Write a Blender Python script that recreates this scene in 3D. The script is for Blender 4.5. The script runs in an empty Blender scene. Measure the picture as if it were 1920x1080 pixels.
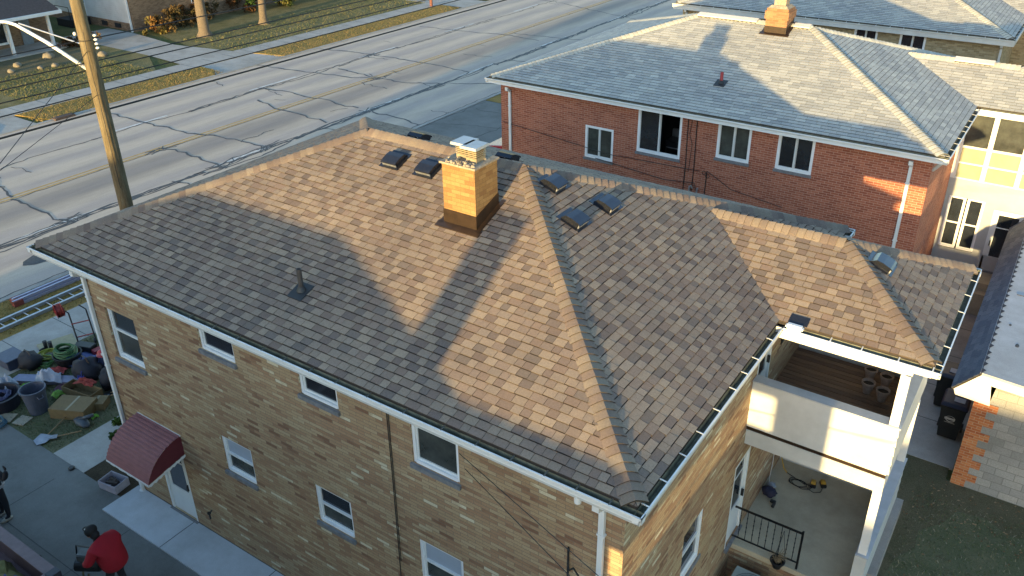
import bpy, bmesh, math, random
from mathutils import Vector, Matrix
R=math.radians
random.seed(7)
scene=bpy.context.scene
COL=scene.collection

# ------------------------------------------------------------ camera
cam=bpy.data.cameras.new('camera'); camo=bpy.data.objects.new('camera',cam); COL.objects.link(camo)
cam.sensor_width=36; cam.lens=1586.37/1920*36; cam.shift_x=-28.43/1920; cam.shift_y=-35.48/1920
cam.clip_start=0.1; cam.clip_end=1500
_r=Vector((0.83453868,0.55093454,-0.00403983)); _u=Vector((-0.25485777,0.39253077,0.88372344)); _f=Vector((-0.48845952,0.73647181,-0.46799206))
m=Matrix.Identity(4)
for i in range(3):
    m[i][0]=_r[i]; m[i][1]=_u[i]; m[i][2]=-_f[i]
m.translation=Vector((3.1506,-7.2827,13.9034)); camo.matrix_world=m
scene.camera=camo
# ------------------------------------------------------------ world / sun
SUN_EL=R(4.0); TRAVEL=R(96.6)            # light travels towards this azimuth (from +x, ccw)
w=bpy.data.worlds.new('World'); scene.world=w; w.use_nodes=True
nt=w.node_tree; bg=nt.nodes['Background']
sky=nt.nodes.new('ShaderNodeTexSky'); sky.sky_type='NISHITA'; sky.sun_disc=False
sky.sun_elevation=SUN_EL; sky.sun_rotation=R(90)-(TRAVEL+math.pi)
sky.altitude=200; sky.air_density=1.0; sky.dust_density=0.6; sky.ozone_density=1.8
nt.links.new(sky.outputs[0],bg.inputs[0]); bg.inputs[1].default_value=0.15
sl=bpy.data.lights.new('sun','SUN'); sl.energy=2.3; sl.angle=R(0.55); sl.color=(1.0,0.71,0.30)
so=bpy.data.objects.new('sun',sl); COL.objects.link(so)
d=Vector((math.cos(TRAVEL)*math.cos(SUN_EL),math.sin(TRAVEL)*math.cos(SUN_EL),-math.sin(SUN_EL)))
so.rotation_euler=d.to_track_quat('-Z','Y').to_euler(); so.location=(10,-60,30)
vs=scene.view_settings; vs.view_transform='Standard'; vs.look='None'; vs.exposure=2.6; vs.gamma=1
scene.cycles.max_bounces=6; scene.cycles.use_denoising=True

# ------------------------------------------------------------ materials
def lin(c):
    return tuple(((x/255)/12.92 if x/255<=.04045 else ((x/255+.055)/1.055)**2.4) for x in c)
class G:
    def __init__(s,name):
        s.m=bpy.data.materials.new(name); s.m.use_nodes=True; s.t=s.m.node_tree; s.b=s.t.nodes['Principled BSDF']
    def n(s,t,**k):
        o=s.t.nodes.new(t)
        for a,b in k.items(): setattr(o,a,b)
        return o
    def l(s,a,b): s.t.links.new(a,b)
    def math(s,op,a,b=None,c=None):
        o=s.n('ShaderNodeMath',operation=op)
        for i,v in enumerate((a,b,c)):
            if v is None: continue
            if isinstance(v,(int,float)): o.inputs[i].default_value=v
            else: s.l(v,o.inputs[i])
        return o.outputs[0]
    def mix(s,f,a,b,t='MIX'):
        o=s.n('ShaderNodeMix',data_type='RGBA',blend_type=t)
        for i,v in ((0,f),(6,a),(7,b)):
            if isinstance(v,(int,float)): o.inputs[i].default_value=v
            elif isinstance(v,tuple): o.inputs[i].default_value=(*v[:3],1)
            else: s.l(v,o.inputs[i])
        return o.outputs[2]
    def noise(s,scale,detail=4,rough=.6,vec=None,dim='3D'):
        o=s.n('ShaderNodeTexNoise',noise_dimensions=dim); o.inputs['Scale'].default_value=scale; o.inputs['Detail'].default_value=detail; o.inputs['Roughness'].default_value=rough
        if vec is None:
            if not hasattr(s,'_tc'): s._tc=s.n('ShaderNodeTexCoord').outputs['Object']
            vec=s._tc
        s.l(vec,o.inputs['Vector']); return o.outputs[0]
    def ramp(s,f,stops,interp='LINEAR'):
        o=s.n('ShaderNodeValToRGB'); cr=o.color_ramp; cr.interpolation=interp
        while len(cr.elements)<len(stops): cr.elements.new(.5)
        for e,(p,c) in zip(cr.elements,stops):
            e.position=p; e.color=(*c,1) if len(c)==3 else c
        s.l(f,o.inputs[0]); return o.outputs[0]
    def bump(s,h,strength=.3,dist=.01):
        o=s.n('ShaderNodeBump'); o.inputs['Strength'].default_value=strength; o.inputs['Distance'].default_value=dist
        s.l(h,o.inputs['Height']); s.l(o.outputs[0],s.b.inputs['Normal'])
    def set(s,color=None,rough=.7,metal=0,spec=.5):
        if color is not None:
            if isinstance(color,tuple): s.b.inputs['Base Color'].default_value=(*color[:3],1)
            else: s.l(color,s.b.inputs['Base Color'])
        if isinstance(rough,(int,float)): s.b.inputs['Roughness'].default_value=rough
        else: s.l(rough,s.b.inputs['Roughness'])
        s.b.inputs['Metallic'].default_value=metal; s.b.inputs['Specular IOR Level'].default_value=spec
        return s.m
def plain(name,c,rough=.6,metal=0,var=.12,scale=6,bump=0,spec=.5):
    g=G(name); n=g.noise(scale,5,.65)
    a=tuple(x*(1-var) for x in c); b=tuple(min(1,x*(1+var)) for x in c)
    col=g.ramp(n,[(.3,a),(.7,b)])
    if bump: g.bump(g.noise(scale*8,3),bump,.01)
    return g.set(col,rough,metal,spec)
def shingle_mat(name,rough=.92):
    g=G(name); at=g.n('ShaderNodeAttribute',attribute_name='Col')
    gr=g.noise(260,2,.7); big=g.noise(.55,3,.6); mid=g.noise(34,3,.7)
    f=g.ramp(gr,[(.28,(.66,.66,.66)),(.72,(1.3,1.3,1.3))])
    f2=g.ramp(big,[(.3,(.86,.87,.9)),(.7,(1.1,1.08,1.05))])
    f3=g.ramp(mid,[(.3,(.86,.86,.86)),(.7,(1.12,1.12,1.12))])
    c=g.mix(1,at.outputs['Color'],f,'MULTIPLY'); c=g.mix(1,c,f2,'MULTIPLY'); c=g.mix(1,c,f3,'MULTIPLY')
    g.bump(gr,.5,.003); return g.set(c,rough,0,.25)
def brick_mat(name,w,h,m_,cols,mortar,lowamp=.3,rough=.85,vert_seam=.5,cluster=.35):
    g=G(name); tc=g.n('ShaderNodeTexCoord'); g._tc=tc.outputs['Object']; ge=g.n('ShaderNodeNewGeometry')
    sx=g.n('ShaderNodeSeparateXYZ'); g.l(tc.outputs['Object'],sx.inputs[0]); sn=g.n('ShaderNodeSeparateXYZ'); g.l(ge.outputs['True Normal'],sn.inputs[0])
    isy=g.math('GREATER_THAN',g.math('ABSOLUTE',sn.outputs[1]),.5)
    u=g.math('ADD',g.math('MULTIPLY',sx.outputs[0],isy),g.math('MULTIPLY',sx.outputs[1],g.math('SUBTRACT',1,isy)))
    z=g.math('DIVIDE',sx.outputs[2],h); row=g.math('FLOOR',z)
    uu=g.math('ADD',g.math('DIVIDE',u,w),g.math('MULTIPLY',g.math('PINGPONG',row,1),vert_seam)); col=g.math('FLOOR',uu)
    cx=g.n('ShaderNodeCombineXYZ'); g.l(col,cx.inputs[0]); g.l(row,cx.inputs[1])
    wn=g.n('ShaderNodeTexWhiteNoise',noise_dimensions='2D'); g.l(cx.outputs[0],wn.inputs['Vector'])
    lown=g.noise(1.1,3,.6)
    val=g.math('ADD',wn.outputs['Value'],g.math('MULTIPLY',g.math('SUBTRACT',lown,.5),cluster*2))
    c=g.ramp(val,cols)
    fine=g.ramp(g.noise(45,4,.7),[(.25,(.72,.72,.72)),(.75,(1.22,1.22,1.22))]); c=g.mix(1,c,fine,'MULTIPLY')
    big=g.ramp(g.noise(.5,4,.65),[(.3,(1-lowamp,)*3),(.7,(1+lowamp*.4,)*3)]); c=g.mix(1,c,big,'MULTIPLY')
    fz=g.math('MULTIPLY',g.math('FRACT',z),h); fu=g.math('MULTIPLY',g.math('FRACT',uu),w)
    mk=g.math('MAXIMUM',g.math('LESS_THAN',fz,m_),g.math('LESS_THAN',fu,m_))
    c=g.mix(mk,c,mortar)
    g.bump(g.math('SUBTRACT',1,mk),.6,.006)
    return g.set(c,rough,0,.3)
def concrete(name,c,var=.18,joint=None,rough=.9):
    g=G(name); a=g.ramp(g.noise(1.2,6,.7),[(.3,tuple(x*(1-var) for x in c)),(.7,tuple(x*(1+var*.7) for x in c))])
    b=g.ramp(g.noise(60,3,.7),[(.3,(.85,)*3),(.7,(1.12,)*3)]); k=g.mix(1,a,b,'MULTIPLY')
    st=g.ramp(g.noise(.35,5,.75),[(.42,(1,1,1)),(.62,(.8,.79,.77))]); k=g.mix(1,k,st,'MULTIPLY')
    g.bump(g.noise(90,3),.25,.004); return g.set(k,rough,0,.3)
M={}
M['shingle']=shingle_mat('laminated_shingles')
M['gshingle']=shingle_mat('grey_shingles')
M['brick']=brick_mat('tan_roman_brick',.295,.0685,.008,[(0,(.21,.11,.065)),(.08,(.29,.165,.095)),(.28,(.345,.21,.122)),(.5,(.365,.245,.14)),(.75,(.395,.275,.16)),(.95,(.42,.31,.185)),(.99,(.50,.41,.27)),(1,(.58,.50,.35))],(.185,.145,.105),.12,cluster=.22)
M['redbrick']=brick_mat('red_brick',.215,.0685,.009,[(0,(.27,.08,.048)),(.5,(.35,.113,.066)),(1,(.41,.142,.085))],(.50,.33,.25),.06,cluster=.12)
M['tanbrick']=brick_mat('pale_tan_brick',.215,.0685,.008,[(0,(.26,.2,.11)),(.5,(.36,.28,.16)),(1,(.44,.36,.22))],(.30,.26,.2),.15,cluster=.15)
M['orbrick']=brick_mat('orange_chimney_brick',.2,.068,.006,[(0,(.20,.095,.05)),(.5,(.25,.125,.065)),(1,(.30,.165,.085))],(.28,.19,.12),.1,cluster=.2)
M['chbrick']=brick_mat('chimney_brick',.2,.075,.005,[(0,(.19,.10,.04)),(.4,(.235,.135,.052)),(1,(.28,.17,.07))],(.12,.07,.035),.10,cluster=.15)
M['farbrick']=brick_mat('brown_brick',.215,.0685,.007,[(0,(.15,.09,.055)),(.5,(.22,.14,.085)),(1,(.29,.19,.12))],(.25,.2,.15),.2)
M['quoin']=brick_mat('orange_brick_pier',.2,.07,.01,[(0,(.33,.10,.04)),(.5,(.46,.15,.055)),(1,(.52,.22,.09))],(.42,.3,.2),.15)
M['cmu']=brick_mat('concrete_block',.4,.2,.014,[(0,(.27,.27,.26)),(.5,(.31,.31,.30)),(1,(.36,.35,.33))],(.19,.19,.18),.25,cluster=.2)
M['white']=plain('white_paint',(.66,.67,.67),.45,var=.06,scale=2.5)
M['siding']=plain('white_siding',(.50,.51,.50),.5,var=.12,scale=1.5)
M['siding_shade']=plain('shade_toned_siding',(.36,.375,.385),.6,var=.1,scale=1.2)  # darker copy of the siding standing in for shade on the red porch
M['bluecap']=plain('shade_toned_white_cap',(.40,.42,.45),.6,var=.12,scale=3)  # white cap toned grey-blue: weak sun on its top put into colour
M['vinyl']=plain('vinyl_frame',(.76,.77,.79),.4,var=.03)
M['sill']=plain('grey_stone_sill',(.17,.17,.18),.85,var=.3,scale=9,bump=.3)
M['glass']=plain('window_glass',(.018,.022,.028),.06,var=.5,scale=1.3,spec=.9)
M['glass2']=plain('dusty_glass',(.05,.055,.05),.16,var=.5,scale=2,spec=.8)
M['blind']=plain('window_blind',(.33,.37,.44),.35,var=.08,scale=2)
M['frost']=plain('frosted_panel',(.33,.30,.21),.25,var=.1,scale=3)
M['dark']=plain('dark_interior',(.012,.012,.014),.9)
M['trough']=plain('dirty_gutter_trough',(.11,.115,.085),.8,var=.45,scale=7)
M['alum']=plain('aluminium',(.38,.40,.44),.35,.6,var=.1)
M['oldmetal']=plain('tarnished_metal',(.10,.10,.09),.6,.3)
M['black']=plain('black_plastic',(.015,.016,.018),.45,var=.2)
M['blackmetal']=plain('black_metal',(.02,.02,.022),.28,.5,var=.2,spec=.7)
M['ventmetal']=plain('dark_vent_metal',(.045,.05,.065),.18,.75,var=.15)
M['flash']=plain('dark_brown_flashing',(.035,.022,.014),.35,.3,var=.3)
M['galv']=plain('galvanised_cap',(.33,.36,.40),.5,.3,var=.15,scale=3)
M['louver']=plain('cap_louver',(.28,.23,.15),.5,.3,var=.2)
M['crown']=plain('mortar_crown',(.27,.23,.18),.9,var=.35,scale=14,bump=.8)
M['pipe']=plain('vent_pipe_iron',(.05,.045,.045),.6,var=.3)
M['redpipe']=plain('red_vent_pipe',(.25,.03,.04),.5)
M['wood']=plain('weathered_deck',(.19,.125,.085),.85,var=.3,scale=5,bump=.3)
M['soffit']=plain('soffit_board',(.45,.45,.43),.7)
M['slab']=concrete('porch_concrete',(.44,.39,.29))
M['walk']=concrete('pale_walk_concrete',(.50,.53,.57),.08)
M['drive']=concrete('driveway_concrete',(.17,.175,.17),.14)
M['sidewalk']=concrete('sidewalk_concrete',(.36,.35,.33),.15)
M['kerb']=concrete('kerb_concrete',(.33,.32,.30),.15)
M['awning']=plain('red_metal_awning',(.25,.10,.105),.75,.0,var=.12)
M['awnside']=plain('dark_red_awning_side',(.12,.02,.03),.5,.1,var=.12)
M['cable']=plain('black_cable',(.012,.012,.013),.6)
def wood_mat():
    g=G('deck_board_wood'); tc=g.n('ShaderNodeTexCoord'); sx=g.n('ShaderNodeSeparateXYZ'); g.l(tc.outputs['Object'],sx.inputs[0])
    row=g.math('FLOOR',g.math('DIVIDE',g.math('SUBTRACT',sx.outputs[1],5.62),.137)); wn=g.n('ShaderNodeTexWhiteNoise',noise_dimensions='1D'); g.l(row,wn.inputs['W'])
    mp=g.n('ShaderNodeMapping'); mp.inputs['Scale'].default_value=(1.2,30,1); g.l(tc.outputs['Object'],mp.inputs[0])
    c=g.ramp(wn.outputs['Value'],[(0,(.17,.11,.08)),(.5,(.21,.135,.09)),(1,(.25,.165,.11))]); c=g.mix(1,c,g.ramp(g.noise(2,5,.7,mp.outputs[0]),[(.3,(.65,)*3),(.7,(1.3,)*3)]),'MULTIPLY')
    return g.set(c,.8,0,.3)
M['wood']=wood_mat()
M['terra']=plain('brown_clay_pot',(.34,.25,.20),.85,var=.25,scale=20)
M['soil']=plain('potting_soil',(.025,.018,.013),1,var=.5,scale=40)
M['rollroof']=concrete('rolled_roofing',(.42,.44,.47),.12)
M['bark']=plain('tree_bark',(.115,.092,.068),.95,var=.3,scale=12,bump=.8)
M['rock']=plain('boulder_stone',(.17,.15,.115),.9,var=.25,scale=5,bump=.6)
M['marking']=plain('white_road_paint',(.54,.53,.51),.7,var=.3,scale=5)
M['yellow']=plain('yellow_road_paint',(.42,.26,.07),.75,var=.3,scale=5)
M['tar']=plain('crack_sealing_tar',(.055,.055,.058),.7,var=.35,scale=9)
M['tile_brown']=plain('brown_roof',(.07,.05,.045),.9,var=.3,scale=8)
def pole_mat():
    g=G('utility_pole_wood'); tc=g.n('ShaderNodeTexCoord'); mp=g.n('ShaderNodeMapping'); mp.inputs['Scale'].default_value=(9,9,.9)
    g.l(tc.outputs['Object'],mp.inputs[0]); g._tc=mp.outputs[0]
    a=g.ramp(g.noise(1.6,6,.7),[(.25,(.06,.045,.026)),(.5,(.14,.112,.068)),(.75,(.19,.162,.108))]); b=g.noise(9,4,.7)
    c=g.mix(1,a,g.ramp(b,[(.3,(.7,)*3),(.7,(1.15,)*3)]),'MULTIPLY'); g.bump(b,.7,.02); return g.set(c,.9,0,.2)
M['pole']=pole_mat()
def grass_mat(name,green,dead,amt,scale=.8,dirt=(.09,.07,.045)):
    g=G(name); big=g.noise(scale,6,.7); fine=g.noise(22,5,.8); vf=g.noise(120,2,.8)
    f=g.math('ADD',g.math('MULTIPLY',big,.55),g.math('MULTIPLY',fine,.45))
    c=g.ramp(f,[(amt-.14,dead),(amt-.02,tuple((a+b)/2 for a,b in zip(green,dead))),(amt+.1,green)])
    k=g.mix(1,c,g.ramp(vf,[(.28,(.5,.5,.5)),(.72,(1.5,1.5,1.5))]),'MULTIPLY')
    k=g.mix(g.ramp(g.noise(1.7,5,.8),[(.60,(0,0,0)),(.74,(1,1,1))]),k,dirt)
    g.bump(fine,.9,.04); return g.set(k,1,0,.1)
M['lawn']=grass_mat('lawn_grass',(.11,.125,.07),(.20,.18,.115),.46)
M['fargrass']=grass_mat('roadside_grass',(.085,.095,.038),(.21,.18,.095),.54)
M['ground']=grass_mat('rough_ground',(.06,.085,.03),(.14,.125,.06),.5)
M['deadgrass']=grass_mat('dry_leaf_verge',(.12,.11,.035),(.30,.20,.07),.56)
M['dirt']=grass_mat('bare_dirt',(.045,.036,.025),(.10,.08,.055),.5)
M['leafbed']=grass_mat('leafy_bed',(.095,.095,.055),(.165,.14,.09),.5)
def road_mat():
    g=G('concrete_roadway'); tc=g.n('ShaderNodeTexCoord'); s=g.n('ShaderNodeSeparateXYZ'); g.l(tc.outputs['Object'],s.inputs[0])
    x=s.outputs[0]; wob=g.math('MULTIPLY',g.math('SUBTRACT',g.noise(.25,3,.6),.5),.8)
    ph=g.math('MULTIPLY',g.math('ADD',g.math('ADD',x,33.1),wob),2*math.pi/2.1)
    wv=g.math('MULTIPLY_ADD',g.math('SINE',ph),.5,.5)
    c=g.ramp(wv,[(.1,(.38,.325,.285)),(.5,(.44,.37,.305)),(.9,(.48,.40,.32))])
    bx=g.math('ABSOLUTE',g.math('ADD',x,31.6)); dk=g.n('ShaderNodeMapRange'); g.l(bx,dk.inputs[0]); dk.inputs[1].default_value=.6; dk.inputs[2].default_value=1.7; dk.inputs[3].default_value=.72; dk.inputs[4].default_value=1.0
    cb=g.n('ShaderNodeCombineColor'); 
    for i_ in range(3): g.l(dk.outputs[0],cb.inputs[i_])
    c=g.mix(1,c,cb.outputs[0],'MULTIPLY')
    mp=g.n('ShaderNodeMapping'); mp.inputs['Scale'].default_value=(1.6,.22,1); g.l(tc.outputs['Object'],mp.inputs[0])
    c=g.mix(1,c,g.ramp(g.noise(1.0,6,.7,mp.outputs[0]),[(.3,(.84,.84,.85)),(.7,(1.12,1.11,1.1))]),'MULTIPLY')
    c=g.mix(1,c,g.ramp(g.noise(40,4,.75),[(.3,(.85,)*3),(.7,(1.13,)*3)]),'MULTIPLY')
    g.bump(g.noise(50,3),.2,.004); return g.set(c,.85,0,.35)
M['road']=road_mat()
_pm={}
def pm(c,rough=.6,metal=0,var=.15,scale=8):
    c=tuple(x*.85 for x in c)
    k=(tuple(round(x,3) for x in c),rough,metal)
    if k not in _pm: _pm[k]=plain('surface_%d'%len(_pm),c,rough,metal,var,scale,.15)
    return _pm[k]

# ------------------------------------------------------------ mesh helpers
class MB:
    def __init__(s): s.v=[]; s.f=[]; s.c=[]; s.col=(.5,.5,.5)
    def add(s,vs,fs,col=None):
        o=len(s.v); s.v+=[tuple(v) for v in vs]
        for f in fs: s.f.append([i+o for i in f]); s.c.append(col or s.col)
        return s
    def box(s,x0,x1,y0,y1,z0,z1,col=None):
        v=[(x,y,z) for z in (z0,z1) for y in (y0,y1) for x in (x0,x1)]
        return s.add(v,[(0,2,3,1),(4,5,7,6),(0,1,5,4),(2,6,7,3),(0,4,6,2),(1,3,7,5)],col)
    def hexa(s,b,t,col=None):   # bottom quad, top quad
        return s.add(list(b)+list(t),[(3,2,1,0),(4,5,6,7),(0,1,5,4),(1,2,6,5),(2,3,7,6),(3,0,4,7)],col)
    def prism(s,poly,h):        # poly: 3d points, extruded by vector h
        n=len(poly); h=Vector(h); t=[Vector(p)+h for p in poly]
        return s.add([Vector(p) for p in poly]+t,[list(range(n))[::-1],list(range(n,2*n))]+[(i,(i+1)%n,(i+1)%n+n,i+n) for i in range(n)])
    def quad(s,*p): return s.add(p,[list(range(len(p)))])
    def tube(s,pts,r,n=8,cap=True,closed=False):
        pts=[Vector(p) for p in pts]; rs=r if isinstance(r,(list,tuple)) else [r]*len(pts); vs=[]
        N=len(pts); ref=None
        for i,p in enumerate(pts):
            if closed: t=(pts[(i+1)%N]-pts[i-1])
            else: t=(pts[min(i+1,N-1)]-pts[max(i-1,0)])
            t.normalize()
            if ref is None:
                ref=Vector((0,0,1)) if abs(t.z)<.9 else Vector((1,0,0))
            a=t.cross(ref).normalized(); b=a.cross(t).normalized(); ref=b
            for k in range(n):
                an=2*math.pi*k/n; vs.append(p+(a*math.cos(an)+b*math.sin(an))*rs[i])
        fs=[]
        for i in range(N if closed else N-1):
            j=(i+1)%N
            for k in range(n): fs.append((i*n+k,i*n+(k+1)%n,j*n+(k+1)%n,j*n+k))
        if cap and not closed: fs+= [list(range(n))[::-1],list(range((N-1)*n,N*n))]
        return s.add(vs,fs)
    def lathe(s,prof,c=(0,0,0),n=20,axis=None,cap=True):
        vs=[];fs=[]; M_=Matrix.Identity(3) if axis is None else Vector((0,0,1)).rotation_difference(Vector(axis)).to_matrix()
        for r,z in prof:
            for k in range(n):
                a=2*math.pi*k/n; vs.append(M_@Vector((r*math.cos(a),r*math.sin(a),z))+Vector(c))
        for i in range(len(prof)-1):
            for k in range(n): fs.append((i*n+k,i*n+(k+1)%n,(i+1)*n+(k+1)%n,(i+1)*n+k))
        if cap: fs+=[list(range(n))[::-1],list(range((len(prof)-1)*n,len(prof)*n))]
        return s.add(vs,fs)
    def blob(s,c,r,seed=0,amp=.2,n=14,flat=None,fr=2.2):
        import mathutils
        vs=[];fs=[]; mrow=n//2+1
        for i in range(mrow+1):
            th=math.pi*i/mrow
            for k in range(n):
                ph=2*math.pi*k/n; dv=Vector((math.sin(th)*math.cos(ph),math.sin(th)*math.sin(ph),math.cos(th)))
                q=1+amp*2*mathutils.noise.noise(dv*fr+Vector((seed*3.1,seed*1.7,seed)))
                p=Vector((dv.x*r[0],dv.y*r[1],dv.z*r[2]))*q
                if flat is not None and p.z<-flat: p.z=-flat
                vs.append(Vector(c)+p)
        for i in range(mrow):
            for k in range(n): fs.append((i*n+k,(i+1)*n+k,(i+1)*n+(k+1)%n,i*n+(k+1)%n))
        return s.add(vs,fs)
    def rot(s,ang,piv,axis='Z',start=0):
        Mx=Matrix.Rotation(ang,3,axis) if isinstance(axis,str) else Matrix.Rotation(ang,3,Vector(axis)); piv=Vector(piv)
        s.v=s.v[:start]+[tuple(Mx@(Vector(v)-piv)+piv) for v in s.v[start:]]; return s
    def build(s,name,mat,parent=None,smooth=False,bevel=0,recalc=True,loc=None):
        me=bpy.data.meshes.new(name); me.from_pydata(s.v,[],s.f)
        if recalc or bevel:
            bm=bmesh.new(); bm.from_mesh(me); bmesh.ops.recalc_face_normals(bm,faces=bm.faces)
            if bevel: bmesh.ops.bevel(bm,geom=bm.edges,offset=bevel,segments=2,affect='EDGES',clamp_overlap=True)
            bm.to_mesh(me); bm.free()
        if not bevel:
            a=me.color_attributes.new('Col','FLOAT_COLOR','CORNER') if False else me.attributes.new('Col','FLOAT_COLOR','FACE')
            flat=[]
            for c in s.c: flat+= [c[0],c[1],c[2],1.0]
            if len(flat)==4*len(me.polygons): a.data.foreach_set('color',flat)
        if smooth: me.polygons.foreach_set('use_smooth',[True]*len(me.polygons))
        me.materials.append(mat); me.update()
        o=bpy.data.objects.new(name,me); COL.objects.link(o)
        if parent is not None: o.parent=parent
        if loc is not None: o.location=loc
        return o
def empty(name,loc=(0,0,0),rz=0):
    o=bpy.data.objects.new(name,None); COL.objects.link(o); o.location=loc; o.rotation_euler=(0,0,rz); o.empty_display_size=.2; return o
def tag(o,label,cat,group=None,kind=None):
    o['label']=label; o['category']=cat
    if group: o['group']=group
    if kind: o['kind']=kind
    return o
def struct(o): o['kind']='structure'; return o
def cp(o,loc,rz=None,label=None,parent=None):
    c=o.copy(); COL.objects.link(c)
    if parent is not None: c.parent=parent
    else:
        c.location=loc
        if rz is not None: c.rotation_euler=(0,0,rz)
    if label: c['label']=label
    for ch in [x for x in bpy.data.objects if x.parent==o]: cp(ch,None,parent=c)
    return c

# ------------------------------------------------------------ roofs
def clip(poly,a,b,c):   # keep a*x+b*y<=c
    out=[]
    for i in range(len(poly)):
        p=poly[i]; q=poly[(i+1)%len(poly)]; dp=a*p[0]+b*p[1]-c; dq=a*q[0]+b*q[1]-c
        if dp<=0: out.append(p)
        if dp*dq<0:
            t=dp/(dp-dq); out.append((p[0]+t*(q[0]-p[0]),p[1]+t*(q[1]-p[1])))
    return out
def shingles(mb,pts,pal,expo=.143,wr=(.10,.26),t=.013,raised=True,seed=1,mute=1):
    """pts: 3d convex polygon; first edge = eave. Rows of tabs laid on the plane."""
    rnd=random.Random(seed); P=[Vector(p) for p in pts]; O=P[0]; U=(P[1]-P[0]).normalized()
    N=(P[1]-P[0]).cross(P[2]-P[0]).normalized()
    if N.z<0: N=-N
    V=N.cross(U).normalized()
    if V.z<0: V=-V
    uv=[((p-O).dot(U),(p-O).dot(V)) for p in P]
    area=sum(uv[i][0]*uv[(i+1)%len(uv)][1]-uv[(i+1)%len(uv)][0]*uv[i][1] for i in range(len(uv)))
    if area<0: uv=uv[::-1]
    vmax=max(v for u,v in uv); umin=min(u for u,v in uv); umax=max(u for u,v in uv)
    edges=[(uv[i],uv[(i+1)%len(uv)]) for i in range(len(uv))]
    row=0; v0=-.02
    while v0<vmax:
        v1=v0+expo; u=umin-rnd.random()*wr[1]; up=rnd.random()<.5
        while u<umax:
            wd=rnd.uniform(*wr); gv=(.0135 if (up and raised) else (.006 if raised else .011)) if rnd.random()<.9 else .003; gs=.0032 if raised else .003; poly=[(u+gs,v0+gv),(u+wd-gs,v0+gv),(u+wd-gs,v1),(u+gs,v1)]; u+=wd; up=not up if rnd.random()<.88 else up
            for (a,b) in edges:
                ex,ey=b[0]-a[0],b[1]-a[1]; poly=clip(poly,ey,-ex,ey*a[0]-ex*a[1])
                if len(poly)<3: break
            if len(poly)<3: continue
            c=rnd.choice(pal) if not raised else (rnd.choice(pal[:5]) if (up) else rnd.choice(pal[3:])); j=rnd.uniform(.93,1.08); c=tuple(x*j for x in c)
            hb=t+(.004 if (up and raised) else 0)+rnd.uniform(0,.0015)
            top=[];bot=[]
            for (a,b) in poly:
                h=hb*(1-(b-v0)/expo)+.004
                base=O+U*a+V*b; top.append(base+N*h); bot.append(base-N*.01)
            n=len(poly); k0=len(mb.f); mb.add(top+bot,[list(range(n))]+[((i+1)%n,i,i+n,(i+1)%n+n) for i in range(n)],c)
            for q in range(k0+1,len(mb.c)): mb.c[q]=tuple(x*.34 for x in c)  # tab edges coloured darker: shadow lines painted in, no sunlit glow
        v0=v1; row+=1
def slab_under(mb,pts,th=.05):
    P=[Vector(p) for p in pts]; n=len(P)
    N=(P[1]-P[0]).cross(P[2]-P[0]).normalized()
    if N.z<0:N=-N
    mb.add([p-N*.012 for p in P]+[p-N*.012-Vector((0,0,th)) for p in P],[list(range(n)),list(range(n,2*n))[::-1]]+[(i,(i+1)%n,(i+1)%n+n,i+n) for i in range(n)],(.035,.03,.028))  # near-black underlay shows in the tab gaps as painted shadow lines
def caps(mb,p0,p1,nL,nR,pal,half=.15,expo=.145,seed=3,lift=.036,start=.07,soft=True):
    """ridge caps from p0 (low / first, exposed end) to p1. nL,nR: normals of the two planes."""
    rnd=random.Random(seed); p0=Vector(p0);p1=Vector(p1); D=(p1-p0); Ln=D.length; D.normalize(); nL=Vector(nL).normalized(); nR=Vector(nR).normalized()
    aL=nL.cross(D).normalized(); aR=D.cross(nR).normalized(); up=(nL+nR).normalized()
    if aL.dot(nR)>0: aL=-aL
    if aR.dot(nL)>0: aR=-aR
    s=start; prof=[(q_/6,.045*(1-(q_/6)**2)**1.0) for q_ in range(-6,7)]
    while s<Ln-.01:
        e=min(s+expo*1.28,Ln); c=rnd.choice(pal); j=rnd.uniform(.9,1.1); c=tuple(x*j for x in c)
        hf=half*rnd.uniform(.97,1.03); vs=[]
        for tt,h in ((s,lift*.75),(e,.004)):
            for q,b in prof:
                a=aL if q<0 else aR
                vs.append(p0+D*tt+a*(abs(q)*hf)+up*(h+b-.012) )
        for q,b in prof:
            a=aL if q<0 else aR
            vs.append(p0+D*s+a*(abs(q)*hf)+up*(b-.018))
        n=len(prof)
        fs=[(i,i+1,i+1+n,i+n) for i in range(n-1)]+[(i+1,i,i+2*n,i+1+2*n) for i in range(n-1)]+[(0,n,2*n),(n-1,3*n-1,2*n-1)]
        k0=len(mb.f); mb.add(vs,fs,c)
        for q_ in range(k0+n-1,len(mb.c)): mb.c[q_]=tuple(x*.28 for x in c)  # cap lips coloured darker to paint the shadow line at each overlap
        s+=expo
PAL=[(.27,.213,.165),(.245,.195,.155),(.285,.225,.17),(.225,.172,.138),(.255,.20,.155),(.175,.132,.11),(.155,.122,.106),(.205,.152,.122),(.165,.134,.115)]
CAPP=[(.19,.155,.125),(.17,.136,.113),(.155,.12,.102),(.20,.165,.132)]
PAL=[(a*.93,b*.93,c*.93) for a,b,c in PAL]
GPAL=[(.37,.37,.35),(.34,.345,.33),(.40,.40,.375),(.32,.325,.315),(.42,.42,.39)]
GCAP=[(.44,.44,.39),(.41,.41,.37)]

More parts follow.
